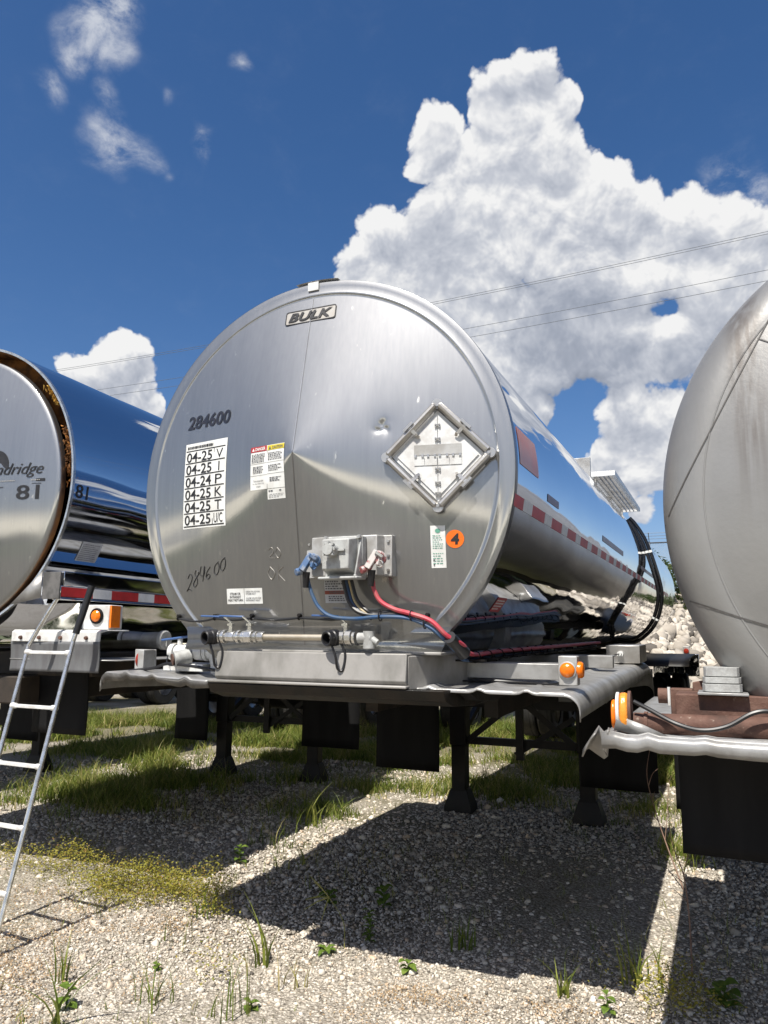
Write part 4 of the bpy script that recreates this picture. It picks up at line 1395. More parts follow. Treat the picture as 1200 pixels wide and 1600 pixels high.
    # ---- electrical nose box
    yb0 = head_y(.28, -.40) - .012
    mb = MB()
    mb.box(.042, .476, yb0 - .008, yb0 + .06, ZC - .492, ZC - .308)
    nb = mb.build('nose_box', ML['plate'], root, bevel=.003)
    mb = MB()
    mb.prism([(.085, yb0 - .0085), (.098, yb0 - .06), (.425, yb0 - .06), (.440, yb0 - .0085)], 2, ZC - .489, ZC - .310)
    mb.build('bracket', ML['plate'], nb, bevel=.004)
    mb = MB()
    x0, x1, z0, z1 = .192, .376, ZC - .508, ZC - .316
    yy = yb0 - .061
    mb.box(x0, x1, yy - .045, yy, z0, z1)
    v = []
    for (a, c, d, dep) in ((x0 + .012, x1 - .022, 0, .0), (x0 + .022, x1 - .032, .012, .07)):
        v += [(a, yy - .0455 - dep, z0 + .022 + d * 1.6), (c, yy - .0455 - dep, z0 + .022 + d * 1.6), (c, yy - .0455 - dep, z1 - .008 - d), (a, yy - .0455 - dep, z1 - .008 - d)]
    mb.add(v, [(4, 5, 6, 7), (0, 1, 5, 4), (1, 2, 6, 5), (2, 3, 7, 6), (3, 0, 4, 7)])
    mb.box(x0 - .004, x1 + .004, yy - .105, yy - .046, z0 - .002, z0 + .010)
    mb.bar((x1 - .008, yy - .0455, ZC - .5), (x1 - .008, yy - .105, ZC - .5), .012, .02)
    mb.prism([(yy - .046, z0 + .011), (yy - .105, z0 + .011), (yy - .046, z1 - .012)], 0, x1 - .012, x1 - .003)
    mb.build('cover', ML['cast'], nb, bevel=.006)
    mb = MB()
    yc = yy - .115
    cxx, czz = .268, ZC - .385
    mb.cyl((cxx, yc, czz), (cxx, yc - .045, czz), .030, .029, 28)
    mb.cyl((cxx, yc - .0455, czz), (cxx, yc - .055, czz), .026, .024, 28)
    for k in range(8):
        t = 2 * math.pi * k / 8
        mb.box(cxx + .03 * math.cos(t) - .004, cxx + .03 * math.cos(t) + .004, yc - .05, yc - .03, czz + .03 * math.sin(t) - .004, czz + .03 * math.sin(t) + .004)
    mb.box(cxx + .028, cxx + .06, yc - .012, yc + .002, czz - .004, czz + .004)
    mb.build('socket_cap', ML['cast'], nb)
    for x, y, z, r in [(x0 + .008, yy - .046, z1 - .006, .010), (x1 - .012, yy - .046, z1 - .006, .010)] + [(.459, yb0 - .009, ZC + q, .008) for q in (-.335, -.40, -.465)] + [(.058, yb0 - .009, ZC + q, .007) for q in (-.335, -.40)]:
        mb = MB()
        mb.cyl((x, y, z), (x, y - (.016 if r > .009 else .007), z), r, r * .8, 10)
        mb.build('screw', ML['steel'], nb)
    # gladhands
    for gx, gz, m1, m2 in ((.108, -.445, 'bluepaint', 'bluepaint'), (.432, -.445, 'redpaint', 'bright')):
        y = yb0 - .06
        z = ZC + gz
        mb = MB()
        mb.cyl((gx + .012, y, z + .03), (gx + .012, y - .035, z + .03), .022, seg=14)
        mb.lathe([(.030, 0), (.034, .012), (.026, .02), (.018, .022)], (gx + .018, y - .034, z + .025), (.75, -.6, .3), 20)
        mb.bar((gx + .02, y - .05, z + .055), (gx - .02, y - .07, z - .02), .030, .026, up=(0, 1, 0))
        mb.cyl((gx - .03, y - .055, z - .02), (gx - .045, y - .08, z - .028), .018, .016, 12)
        mb.bar((gx + .035, y - .045, z + .045), (gx + .03, y - .06, z - .01), .014, .03)
        g = mb.build('gladhand', ML[m1], root, bevel=.003)
        mb = MB()
        mb.cyl((gx - .008, y - .05, z - .025), (gx - .014, y - .045, z - .095), .018, .013, 14)
        mb.build('hose_fitting', ML['cableblack'], g)
        mb = MB()
        mb.tube(arc((gx + .035, y - .06, z), .014, 0, 330, 10, (0, 2)), .004, 6)
        mb.bar((gx + .02, y - .075, z + .05), (gx + .045, y - .06, z + .03), .016, .012)
        mb.build('seal', ML[m2], g)
    # ---- cables
    yh = -4.33
    def cable(name, pts, r, m, n=6):
        c = MB()
        c.tube(smooth_path(pts, n), r, 8)
        return c.build(name, ML[m], root)
    tail = [(.80, -4.26, 1.665), (.78, -4.1, 1.625), (.77, -3.9, 1.615), (.78, -3.5, 1.62), (.83, -2.6, 1.62), (.90, -1.0, 1.62)]
    off = lambda dx, dz: [(x + dx, y, z + dz) for x, y, z in tail]
    cable('blue_air_line', [(.095, yh, 1.965), (.10, yh, 1.94), (.125, yh, 1.88), (.16, yh, 1.83), (.22, yh, 1.795), (.33, yh, 1.785), (.45, yh - .005, 1.793), (.58, yh, 1.787), (.68, yh, 1.75), (.74, -4.32, 1.70)] + off(-.03, -.015), .0085, 'cableblue')
    cable('red_air_line', [(.418, yh, 1.95), (.425, yh, 1.91), (.455, yh, 1.86), (.52, yh, 1.825), (.60, yh - .01, 1.805), (.69, yh - .01, 1.775), (.755, -4.33, 1.715)] + off(0, .012), .010, 'cablered')
    for dx, z0, m, r in ((.0, 0, 'cableblack', .011), (.014, -.004, 'cabledark', .008), (.028, 0, 'cabletan', .006), (.04, .006, 'cableblack', .008)):
        cable('power_cable', [(.265 + dx, yh + .02, 1.955), (.275 + dx, yh + .02, 1.92), (.30 + dx, yh + .01, 1.86 + z0), (.35 + dx, yh, 1.815 + z0), (.43, yh + .01, 1.80 + z0), (.55, yh + .01, 1.80 + z0 + dx * .3), (.67, yh + .012, 1.755), (.745, -4.31, 1.695)] + off(-.012 - dx * .5, .01 + z0), r, m)
    cl = MB()
    cl.cyl((.765, -4.325, 1.708), (.785, -4.2, 1.64), .027, .032, seg=14)
    cl.build('cable_wrap', ML['cableblack'], root)
    for x, z in ((.455, 1.797), (.60, 1.797), (.66, 1.765)):
        cl = MB()
        cl.tube(arc((x, yh, z), .022, 0, 360, 10, (1, 2)), .003, 5)
        cl.build('cable_tie', ML['cableblack'], root)
    tr = MB()
    for k in range(17):
        y = -4.0 + k * .19
        x = .775 + .05 * max(0, (y + 3.9)) / 2.2
        tr.box(x - .045, x + .05, y - .012, y + .012, 1.598, 1.606)
        tr.tube(arc((x, y, 1.618), .026, 0, 360, 8, (0, 2)), .003, 5)
    tr.bar((.72, -4.0, 1.60), (.86, -.9, 1.60), .11, .008)
    tr.build('cable_tray', ML['blacksteel'], root)
    # thin marker-lamp cord across the head
    c = MB()
    bx = [-.755, -.516, -.285, -.015]
    pts = []
    for a_, b_ in zip(bx[:-1], bx[1:]):
        for k in range(6):
            t = k / 6
            x = a_ + (b_ - a_) * t
            pts.append((x, head_y(x, -.68) - .014, ZC - .673 - .012 * math.sin(math.pi * t) * (1.3 if a_ < -.7 else .8)))
    pts += [(-.015, head_y(0, -.68) - .014, ZC - .673), (.15, head_y(.15, -.68) - .012, ZC - .682), (.3, head_y(.3, -.68) - .014, ZC - .676)]
    c.tube(pts, .005, 6)
    cord = c.build('lamp_cord', ML['cableblack'], root)
    for x in bx + [.35, .611]:
        c = MB()
        y = head_y(x, -.66)
        c.cyl((x, y, ZC - .662), (x, y - .018, ZC - .660), .011, .008, 10)
        c.tube(arc((x, y - .012, ZC - .672), .010, 0, 360, 8, (1, 2)), .003, 5)
        c.build('cord_clip', ML['blacksteel'], cord)
    # ---- apron and front box under the head
    ap = MB()
    ap.add([(-.700, YF - .004, ZC - .715), (.722, YF - .004, ZC - .715), (.700, YF - .004, ZC - .75), (.690, YF - .012, ZC - .79), (.680, YF - .05, ZC - .830), (-.665, YF - .05, ZC - .826), (-.69, YF - .01, ZC - .78)], [(0, 1, 2, 6), (6, 2, 3), (6, 3, 4, 5)])
    ap.build('apron', ML['brushed'], root, solid=.004)
    bx_ = MB()
    bx_.prism([(-4.30, 1.505), (-4.315, 1.52), (-4.300, 1.636), (-3.9, 1.636), (-3.9, 1.505)], 0, -.41, .565)
    bx_.box(-.415, .69, -4.215, -3.80, 1.628, 1.642)
    bx_.prism([(.566, -4.29), (.70, -3.95), (.70, -3.86), (.566, -3.86)], 2, 1.47, 1.627)
    bx_.box(-.43, .575, -4.335, -4.29, 1.492, 1.504)
    bx_.build('front_box', ML['boxalum'], root, bevel=.004)
    pn = MB()
    pn.prism([(-4.33, 1.488), (-4.30, 1.445), (-4.2, 1.415), (-3.9, 1.395), (-2.6, 1.395), (-2.6, 1.44), (-3.8, 1.455), (-3.86, 1.488)], 0, -.44, .74)
    pn.prism([(-4.20, 1.488), (-4.05, 1.43), (-3.7, 1.40), (-3.7, 1.488)], 0, .741, .80)
    pn.build('coupler_plate', ML['oil'], root, bevel=.004)
    # ---- steam pipe with valves
    yp, zp = -4.295, ZC - .762
    m = MB()
    m.cyl((-.165, yp, zp), (.20, yp, zp), .0145, seg=14)
    sp = m.build('steam_pipe', ML['tanpipe'], root)
    m = MB()
    m.cyl((-.43, yp, zp), (-.165, yp, zp), .020, seg=14)
    for x, w, r in ((-.405, .02, .029), (-.372, .016, .034), (-.335, .045, .027), (-.29, .014, .032), (-.262, .016, .029), (-.232, .04, .033), (-.195, .014, .028), (-.165, .03, .026)):
        m.cyl((x - w / 2, yp, zp), (x + w / 2, yp, zp), r, seg=8 if w > .025 else 14)
    for x, w, r in ((.245, .05, .030), (.29, .03, .034), (.315, .014, .028)):
        m.cyl((x - w / 2, yp, zp), (x + w / 2, yp, zp), r, seg=10)
    m.build('valve_bodies', ML['bright'], sp, bevel=.002)
    m = MB()
    m.cyl((.335, yp, zp), (.40, yp, zp), .024, seg=14)
    m.cyl((.385, yp + .0, zp + .03), (.385, yp, zp - .045), .026, seg=14)
    m.cyl((.39, yp, zp - .0), (.43, yp - .005, zp - .02), .018, .012, 12)
    m.build('pipe_elbow', ML['cast'], sp)
    for x, flip in ((-.338, -1), (-.232, -1), (.270, -1)):
        m = MB()
        m.cyl((x, yp, zp + .02), (x, yp, zp + .065), .012, seg=10)
        m.box(x - .014, x + .014, yp - .012, yp + .012, zp + .052, zp + .062)
        m.bar((x, yp, zp + .066), (x - .035, yp - .01, zp + .095), .016, .005)
        h = m.build('valve_stem', ML['bright'], sp)
        m = MB()
        m.bar((x - .03, yp - .008, zp + .094), (x - .16, yp - .02, zp + .098), .016, .009)
        m.build('valve_handle', ML['handleblue'], h, bevel=.003)
    for x in (-.445, .205):
        m = MB()
        d = Vector((-.35, -1, -.08)).normalized()
        p0 = Vector((x + .02, yp, zp))
        m.lathe([(.026, -.02), (.036, .0), (.037, .03), (.033, .034), (.034, .06), (.030, .064), (.024, .062), (.022, .02), (.001, .018)], p0, d, 24)
        q = p0 + d * .04
        m.tube(smooth_path([q + Vector((.01, 0, -.03)), q + Vector((.03, .0, -.08)), q + Vector((.035, .01, -.13)), q + Vector((.055, .02, -.135)), q + Vector((.062, .03, -.07)), q + Vector((.04, .03, -.02))], 5), .006, 7)
        m.build('hose_coupling', ML['cableblack'], sp)
    # ---- left valve cluster on the fender
    m = MB()
    yv, zv = -3.98, 1.615
    m.cyl((-.93, yv, zv), (-.66, yv, zv), .030, seg=14)
    for x, w, r in ((-.92, .03, .045), (-.875, .05, .038), (-.83, .02, .046), (-.745, .05, .042), (-.70, .02, .046)):
        m.cyl((x - w / 2, yv, zv), (x + w / 2, yv, zv), r, seg=14)
    m.tube(smooth_path([(-.70, yv, zv), (-.655, yv - .01, zv - .005), (-.625, yv - .015, zv - .05), (-.62, yv - .015, zv - .13)], 5), .038, 14)
    m.cyl((-.885, yv, zv + .02), (-.885, yv, zv + .07), .014, seg=10)
    m.cyl((-.815, yv + .02, zv + .02), (-.815, yv + .02, zv + .09), .02, seg=8)
    m.build('valve_cluster', ML['whitemetal'], root)
    m = MB()
    m.cyl((-.80, yv - .02, zv - .02), (-.85, yv - .09, zv - .035), .042, .040, 18)
    m.build('drain_valve', ML['cast'], root)
    m = MB()
    m.cyl((-.852, yv - .093, zv - .036), (-.856, yv - .098, zv - .037), .030, seg=18)
    m.build('valve_disc', ML['rust'], root)
    m = MB()
    m.bar((-.80, yv, zv + .085), (-.99, yv - .02, zv + .062), .022, .012)
    m.build('valve_handle', ML['handleblue'], root, bevel=.004)
    m = MB()
    m.tube(smooth_path([(-1.12, -4.1, 1.515), (-1.0, -4.05, 1.53), (-.9, -4.06, 1.555), (-.75, -4.08, 1.55), (-.55, -4.1, 1.53)], 5), .008, 6)
    m.tube(smooth_path([(-.93, -4.02, 1.6), (-.90, -4.06, 1.555), (-.85, -4.06, 1.55), (-.83, -4.03, 1.60)], 5), .003, 5)
    m.build('cord', ML['cableblack'], root)
    m = MB()
    m.box(-.96, -.70, -4.02, -3.85, 1.515, 1.555)
    m.build('valve_shelf', ML['whitemetal'], root, bevel=.004)
    # ---- fenders
    def fender(sgn, bent):
        prof = []
        for k in range(41):
            x = .50 + (1.21 - .50) * k / 40
            z = 1.49
            for c in (.64, .86, 1.06):
                z += .014 * math.exp(-((x - c) / .022) ** 2)
            prof.append((x, z))
        for k in range(1, 9):
            a = math.radians(90 - 11.25 * k)
            prof.append((1.21 + .062 * math.cos(a), 1.49 - .062 + .062 * math.sin(a)))
        prof.append((1.272, 1.395))
        rows = [(-4.245, -.012 if not bent else -.004), (-4.235, .0), (-4.1, .0), (-3.5, 0), (-2.5, 0), (-1.6, 0), (-1.1, -.0), (-.95, -.018), (-.82, -.07), (-.74, -.15), (-.71, -.26), (-.70, -.36)]
        mb = MB()
        vs = []
        for y, dz in rows:
            for x, z in prof:
                zz, yy = z + dz, y
                if bent and y < -4.0:
                    u = (x - .5) / .77
                    zz += .022 * u - .010 * max(0, math.sin(u * 7)) * (y < -4.24)
                    yy += .10 * u * u
                vs.append((sgn * x, yy, zz))
        n = len(prof)
        mb.add(vs, [(j * n + i, j * n + i + 1, (j + 1) * n + i + 1, (j + 1) * n + i) for j in range(len(rows) - 1) for i in range(n - 1)])
        if bent:   # folded front lip
            vs = []
            for x, z in prof[:-3]:
                u = (x - .5) / .77
                for d in (0, 1):
                    vs.append((sgn * x, -4.247 + .10 * u * u + .02 * d, z - .004 + .022 * u - d * (.030 + .010 * math.sin(9 * u))))
            k = len(prof) - 3
            lp = MB()
            lp.add(vs, [(2 * i, 2 * i + 1, 2 * i + 3, 2 * i + 2) for i in range(k - 1)])
            fo = mb.build('fender', ML['alum'], root, solid=.005, angle=50)
            lp.build('folded_lip', ML['lip'], fo, solid=.004)
            return fo
        return mb.build('fender', ML['alum'], root, solid=.004, angle=50)
    fender(1, False)
    fender(-1, True)
    # crossbeams over the right fender, and brackets
    m = MB()
    m.box(.565, 1.16, -3.88, -3.83, 1.517, 1.588)
    m.box(.565, 1.16, -3.829, -3.74, 1.580, 1.588)
    m.build('crossbeam', ML['alum'], root, bevel=.003)
    m = MB()
    m.box(.50, 1.20, -2.62, -2.57, 1.512, 1.585)
    m.box(.50, 1.20, -2.569, -2.48, 1.577, 1.585)
    m.build('crossbeam', ML['alum'], root, bevel=.003)
    m = MB()
    m.box(1.03, 1.262, -1.62, -1.12, 1.500, 1.625)
    jb = m.build('junction_box', ML['steel'], root, bevel=.003)
    m = MB()
    m.cyl((1.13, -1.621, 1.565), (1.13, -1.66, 1.565), .022, seg=12)
    m.cyl((1.13, -1.66, 1.565), (1.128, -1.70, 1.567), .014, seg=12)
    m.build('cable_gland', ML['whitemetal'], jb)
    m = MB()
    m.tube(smooth_path([(1.128, -1.70, 1.567), (1.10, -1.76, 1.56), (1.06, -1.72, 1.53), (1.0, -1.65, 1.52)], 5), .004, 6)
    m.build('cord', ML['cableblack'], jb)
    # marker lamps
    m = MB()
    m.prism([(1.168, -4.115), (1.245, -4.115), (1.245, -4.05), (1.168, -4.05)], 2, 1.512, 1.632)
    ml = m.build('marker_lamp', ML['plate'], root, bevel=.004)
    m = MB()
    m.lathe([(.030, 0), (.030, .012), (.024, .020), (.012, .024), (.0, .025)], (1.206, -4.1155, 1.575), (0, -1, 0), 24)
    m.lathe([(.034, -.02), (.034, .012), (.028, .02), (.0, .024)], (1.2455, -4.083, 1.575), (1, 0, 0), 24)
    m.build('lens', ML['amber'], ml)
    m = MB()
    m.lathe([(.031, 0), (.036, .001), (.036, .008), (.031, .010)], (1.206, -4.1155, 1.575), (0, -1, 0), 24)
    m.build('bezel', ML['cast'], ml)
    m = MB()
    m.tube(smooth_path([(.62, -3.90, 1.60), (.615, -3.93, 1.535), (.68, -3.95, 1.508), (.8, -3.93, 1.512), (.95, -3.93, 1.508), (1.1, -4.0, 1.507), (1.17, -4.06, 1.52)], 5), .005, 6)
    m.build('lamp_cord', ML['cableblack'], root)
    m = MB()
    m.box(-1.10, -1.06, -4.06, -3.97, 1.515, 1.625)
    m.box(-1.20, -1.06, -3.969, -3.955, 1.515, 1.625)
    ml = m.build('marker_lamp', ML['plate'], root, bevel=.003)
    m = MB()
    m.lathe([(.045, 0), (.045, .015), (.02, .02), (0, .021)], (-1.101, -4.015, 1.57), (-1, 0, 0), 20)
    m.build('lens', ML['lampred'], ml)
    # ---- tape and decals on the shell
    def on_shell(y, z, rr=1.0185):
        return (math.sqrt(rr * rr - z * z), y, ZC + z)
    m = MB()
    tape_run(m, -4.135, 6.5, on_shell, -.190, -.136, first=.17)
    m.build('reflective_tape', [ML['tapered'], ML['tapewhite']], root)
    def decal(name, y0, y1, z0, z1, mt, k=6):
        d = MB()
        d.grid(lambda u, v: on_shell(y0 + (y1 - y0) * u, z0 + (z1 - z0) * v, 1.0180), 2, k)
        return d.build(name, ML[mt], root)
    decal('orange_panel', -4.06, -3.68, .01, .185, 'fadedorange')
    decal('decal', -3.47, -3.17, -.07, -.03, 'maroon')
    decal('decal', -1.45, -.1, -.065, -.02, 'maroon')
    decal('decal', 1.6, 3.4, -.06, -.02, 'maroon')
    d = MB()
    d.grid(lambda u, v: (lambda z: (math.sqrt(1.018 ** 2 - z * z), -3.82 + .17 * u, ZC + z))(-.640 + .065 * v), 2, 3)
    st = d.build('red_sticker', ML['redlab'], root)
    d = MB()
    greek(d, -3.81, -3.66, -.632, -.582, 4, lambda y, z: (math.sqrt(1.0195 ** 2 - z * z), y, ZC + z), fill=.5)
    d.build('lettering', ML['white'], st)
    # ---- walkway on top
    m = MB()
    x0, x1, y0, y1, zt = .53, .81, 1.35, 4.3, 3.45
    m.box(x0, x1, y0, y0 + .04, zt, zt + .055)
    m.box(x0, x1, y1 - .04, y1, zt, zt + .055)
    m.box(x1 - .035, x1, y0 + .041, y1 - .041, zt, zt + .055)
    m.box(x0, x0 + .035, y0 + .041, y1 - .041, zt, zt + .055)
    wk = m.build('walkway', ML['whitemetal'], root)
    m = MB()
    for k in range(int((y1 - y0 - .1) / .055)):
        y = y0 + .06 + k * .055
        m.box(x0 + .036, x1 - .036, y, y + .012, zt + .02, zt + .045)
    for x in (x0 + .09, x0 + .14, x0 + .19):
        m.box(x - .008, x + .008, y0 + .041, y1 - .041, zt + .012, zt + .019)
    m.build('grating', ML['alum'], wk)
    m = MB()
    m.box(.25, .64, .68, .72, 3.22, 3.53)
    m.build('end_plate', ML['alum'], wk, bevel=.004)
    for y in (1.5, 2.8, 4.1):
        m = MB()
        m.bar((.56, y, 3.28), (.56, y, 3.449), .05, .05, up=(0, 1, 0))
        m.build('walkway_bracket', ML['alum'], wk)
    # ---- black drain hoses looping down the side
    for dr in (-.022, .022):
        pts = []
        for r, a in ((1.035, 38), (1.04, 33), (1.045, 25), (1.05, 17), (1.085, 2), (1.18, -14), (1.23, -27), (1.235, -37), (1.19, -47), (1.09, -53), (.97, -57)):
            r = max(r + dr, 1.02)
            pts.append((r * math.cos(math.radians(a)), 2.5 + dr * .3, ZC + r * math.sin(math.radians(a))))
        h = MB()
        h.tube(smooth_path(pts, 6), .0215, 12)
        ho = h.build('drain_hose', ML['hoseblack'], root)
        h = MB()
        P_ = smooth_path(pts, 6)
        for i in (20, 37):
            h.tube([P_[i], P_[i].lerp(P_[i + 1], .6)], .0235, 12)
        h.build('hose_band', ML['white'], ho)
    # ---- landing gear, chassis, flaps, wheels
    landing_gear(root)
    chassis(root, -2.5, 8.2, 1.42)
    mudflap(root, -1.20, -.575, -.72, .475, 1.42)
    mudflap(root, .66, 1.27, -.72, .45, 1.42)
    bogie(root, (5.4, 6.75), 1.42)
    m = MB()
    for s in (-1, 1):
        m = MB()
        m.grid(lambda u, v: (s * (.55 + .80 * u), 4.6 + 3.2 * v, 1.30 - .10 * max(0, (abs(v - .5) - .35) / .15) ** 2), 6, 12)
        m.build('rear_fender', ML['blacksteel'], root, solid=.008)
    m = MB()
    m.box(.60, 1.40, 7.9, 8.02, .88, 1.28)
    for x in (.66, .84, 1.02):
        m.box(x, x + .13, 7.88, 7.899, .93, 1.15)
    m.build('rear_cabinet', ML['mirror'], root, bevel=.03)
    m = MB()
    m.box(1.14, 1.25, 7.82, 7.899, 1.16, 1.42)
    ml = m.build('marker_lamp', ML['plate'], root, bevel=.006)
    m = MB()
    m.lathe([(.045, 0), (.045, .02), (0, .03)], (1.195, 7.8195, 1.34), (0, -1, 0), 16)
    m.build('lens', ML['lampred'], ml)
    return root


# ================================================================ the numbered trailer to the left
def left_trailer():
    root = empty('tank_trailer', (-5.02, 8.05, 0), .008, .0608)
    tag(root, 'mirror-polished tank trailer numbered 81 with torn insulation behind its loose head, leftmost', 'tank trailer', 'tank trailers parked in a row')
    yf, zc, R = -4.552, 2.645, 1.0
    tank_shell(root, R, zc, yf + .003, 8.3, ML['mirror_dark'])
    m = MB()
    m.lathe([(.985, .05), (.985, .0), (1.001, -.002), (1.0015, .02)], (0, yf, zc), (0, 1, 0), 160)
    m.build('shell_rim', ML['bright'], root)
    m = MB()
    m.lathe([(.984, .004), (.984, .20), (.80, .20)], (0, yf, zc), (0, 1, 0), 96)
    m.build('insulation', ML['insul'], root, fix=False)
    # loose head, slipped left and down in its opening
    hx, hz, hr = -.045, -.035, .945

    def hy(x, z):
        r = math.hypot(x - hx, z - hz) / hr
        return yf - .012 - .085 * (1 - min(r, 1) ** 2)
    m = MB()
    NA = 192
    vs, fs = [], []
    J = 40
    for j in range(J + 1):
        for i in range(NA):
            a = 2 * math.pi * i / NA
            r = hr * (j / J) * (1 if j else .001)
            x, z = hx + r * math.sin(a), hz + r * math.cos(a)
            vs.append((x, hy(x, z), zc + z))
    for rr, dy in ((hr + .006, .006), (hr + .008, .02), (hr + .008, .05)):
        for i in range(NA):
            a = 2 * math.pi * i / NA
            vs.append((hx + rr * math.sin(a), yf - .012 + dy, zc + hz + rr * math.cos(a)))
    for j in range(J + 3):
        fs += [(j * NA + i, j * NA + (i + 1) % NA, (j + 1) * NA + (i + 1) % NA, (j + 1) * NA + i) for i in range(NA)]
    m.add(vs, fs)
    hd = m.build('front_head', ML['brushed'], root, angle=50)

    def on(x, z, off=.002):
        return (x, hy(x, z) - off, zc + z)
    # insulation hanging in the gap
    def tuft(a0, a1, n, mt, r0=.93, r1=.985, dep=.05):
        m = MB()
        for k in range(n):
            a = math.radians(random.uniform(a0, a1))
            r = random.uniform(r0, r1)
            p = Vector((r * math.cos(a), yf + random.uniform(.005, dep), zc + r * math.sin(a)))
            d = Vector((random.uniform(-1, 1), random.uniform(-.4, .3), random.uniform(-1.2, .8)))
            s = random.uniform(.008, .028)
            m.add([p, p + d * s, p + Vector((d.z, .2, -d.x)) * s * .6, p + Vector((.2 * d.x, -.8, .3)) * s * .5], [(0, 1, 2), (0, 2, 3), (0, 3, 1), (1, 3, 2)])
        return m.build('torn_insulation', ML[mt], root, smooth=False, fix=False)
    tuft(3, 22, 260, 'insul')
    tuft(-3, 9, 60, 'insul')
    tuft(33, 43, 120, 'insulyellow', .945, .98)
    # numbers and emblem
    m = MB()
    for s, x0, x1 in (('81', .598, .765),):
        put_text(m, s, x0, x1, 2.515 - zc, 2.612 - zc, lambda x, z: on(x, z, .003), .012, 0)
    m.build('unit_number', ML['black'], root)
    m = MB()
    for s, y0, y1 in (('81', -4.515, -4.405),):
        put_text(m, s, y0, y1, -.12, -.03, lambda y, z: (math.sqrt(1.0025 ** 2 - z * z), y, zc + z), .01, 0)
    m.build('unit_number', ML['black'], root)
    m = MB()
    cx, cz, r = .415, .105, .105
    moon = [(cx + r * math.cos(t), cz + r * math.sin(t)) for t in [math.radians(-18 + 216 * k / 24) for k in range(25)]]
    ridge = [(cx - .10, cz - .03), (cx - .06, cz + .012), (cx - .045, cz + .0), (cx - .01, cz + .035), (cx + .02, cz + .008), (cx + .04, cz + .02), (cx + .07, cz - .012)]
    poly = moon + ridge
    m.add([on(x, z, .003) for x, z in poly], [tuple(range(len(poly)))])
    put_text(m, 'andridge', .372, .785, .015, .115, lambda x, z: on(x, z, .0045), .0, .38)
    m.add([on(x, z, .003) for x, z in ((.25, .008), (.80, .008), (.80, -.012), (.25, -.012))], [(0, 1, 2, 3)])
    m.add([on(x, z, .003) for x, z in ((.25, -.022), (.775, -.022), (.775, -.027), (.25, -.027))], [(0, 1, 2, 3)])
    greek(m, .30, .52, -.05, -.036, 1, lambda x, z: on(x, z, .003), fill=.5)
    lg = m.build('emblem', ML['black'], root)
    m = MB()
    greek(m, .44, .60, -.007, .004, 1, lambda x, z: on(x, z, .0045), fill=.5)
    greek(m, .70, .77, -.007, .004, 1, lambda x, z: on(x, z, .0045), fill=.5)
    m.build('lettering', ML['nickel'], lg)
    # paper sheet on the shell
    m = MB()
    m.grid(lambda u, v: (math.sqrt(1.004 ** 2 - (-.505 + .125 * v) ** 2), -4.34 + .19 * u + .0 * v, zc - .505 + .125 * v), 2, 4)
    sh = m.build('paper_sheet', ML['paper'], root)
    m = MB()
    greek(m, -4.33, -4.16, -.50, -.39, 9, lambda y, z: (math.sqrt(1.0055 ** 2 - z * z), y, zc + z), fill=.35)
    m.build('lettering', ML['greyink'], sh)
    # side rail with tape, and skirt below
    m = MB()
    m.box(.95, 1.015, -4.60, 8.0, 1.880, 1.955)
    m.box(.90, 1.018, -4.58, 8.0, 1.956, 2.045)
    m.box(.95, 1.022, -4.60, 8.0, 1.868, 1.879)
    m.build('side_rail', ML['mirror_dark'], root, bevel=.003)
    m = MB()
    m.box(.88, 1.016, -4.613, -4.602, 1.872, 2.04)  # dark sheet added to mute the rail end's bright reflection
    m.build('end_plate', ML['lip'], root, bevel=.002)
    m = MB()
    tape_run(m, -4.595, 7.0, lambda y, z: (1.0165, y, z), 1.888, 1.948)
    m.build('reflective_tape', [ML['tapered'], ML['tapewhite']], root)
    m = MB()
    m.add([(.86, -4.60, 2.045), (.86, -4.60, 1.88), (.62, -4.60, 1.84)], [(0, 1, 2)])
    m.build('gusset', ML['alum'], root, solid=.006)
    m = MB()
    m.box(-.85, .90, -4.3, 7.5, 1.62, 1.86)
    m.build('skirt', ML['mirror_dark'], root)
    # front shelf: white bracket with flap, lamp, tube
    m = MB()
    m.prism([(-4.50, 1.685), (-4.52, 1.672), (-4.52, 1.610), (-4.512, 1.610), (-4.508, 1.665), (-4.45, 1.677), (-4.45, 1.685)], 0, .57, 1.27)
    m.box(.57, 1.27, -4.449, -4.25, 1.678, 1.685)
    sf = m.build('front_shelf', ML['whitemetal'], root, bevel=.003)
    for x in (.65, .80, .97, 1.17):
        m = MB()
        m.cyl((x, -4.521, 1.635), (x, -4.535, 1.635), .013, .010, 8)
        m.build('bolt', ML['rust'], sf)
    mudflap(root, .555, 1.275, -4.515, 1.425, 1.612, 'greyrubber', .012, 'shelf_flap')
    mudflap(root, .46, .93, -4.2, 1.005, 1.50, 'rubber', .02)
    m = MB()
    m.box(1.03, 1.235, -4.41, -4.28, 1.687, 1.842)
    ml = m.build('marker_lamp', ML['whitemetal'], root, bevel=.006)
    m = MB()
    m.lathe([(.036, 0), (.036, .016), (.026, .026), (.010, .029), (0, .029)], (1.145, -4.411, 1.772), (0, -1, 0), 24)
    m.box(1.2365, 1.25, -4.405, -4.32, 1.70, 1.838)
    m.build('lens', ML['amber'], ml)
    m = MB()
    m.lathe([(.037, 0), (.050, .001), (.050, .010), (.043, .016), (.037, .014)], (1.145, -4.411, 1.772), (0, -1, 0), 24)
    m.build('bezel', ML['rubber'], ml)
    m = MB()
    m.cyl((.30, -3.57, 1.60), (1.07, -3.61, 1.620), .060, seg=28)
    tb = m.build('hose_tube', ML['alum'], root)
    m = MB()
    m.lathe([(.060, -.02), (.070, -.015), (.070, .012), (.062, .018), (0, .018)], (1.075, -3.61, 1.62), (1, -.05, 0), 24)
    m.cyl((1.094, -3.611, 1.62), (1.10, -3.612, 1.62), .012, seg=8)
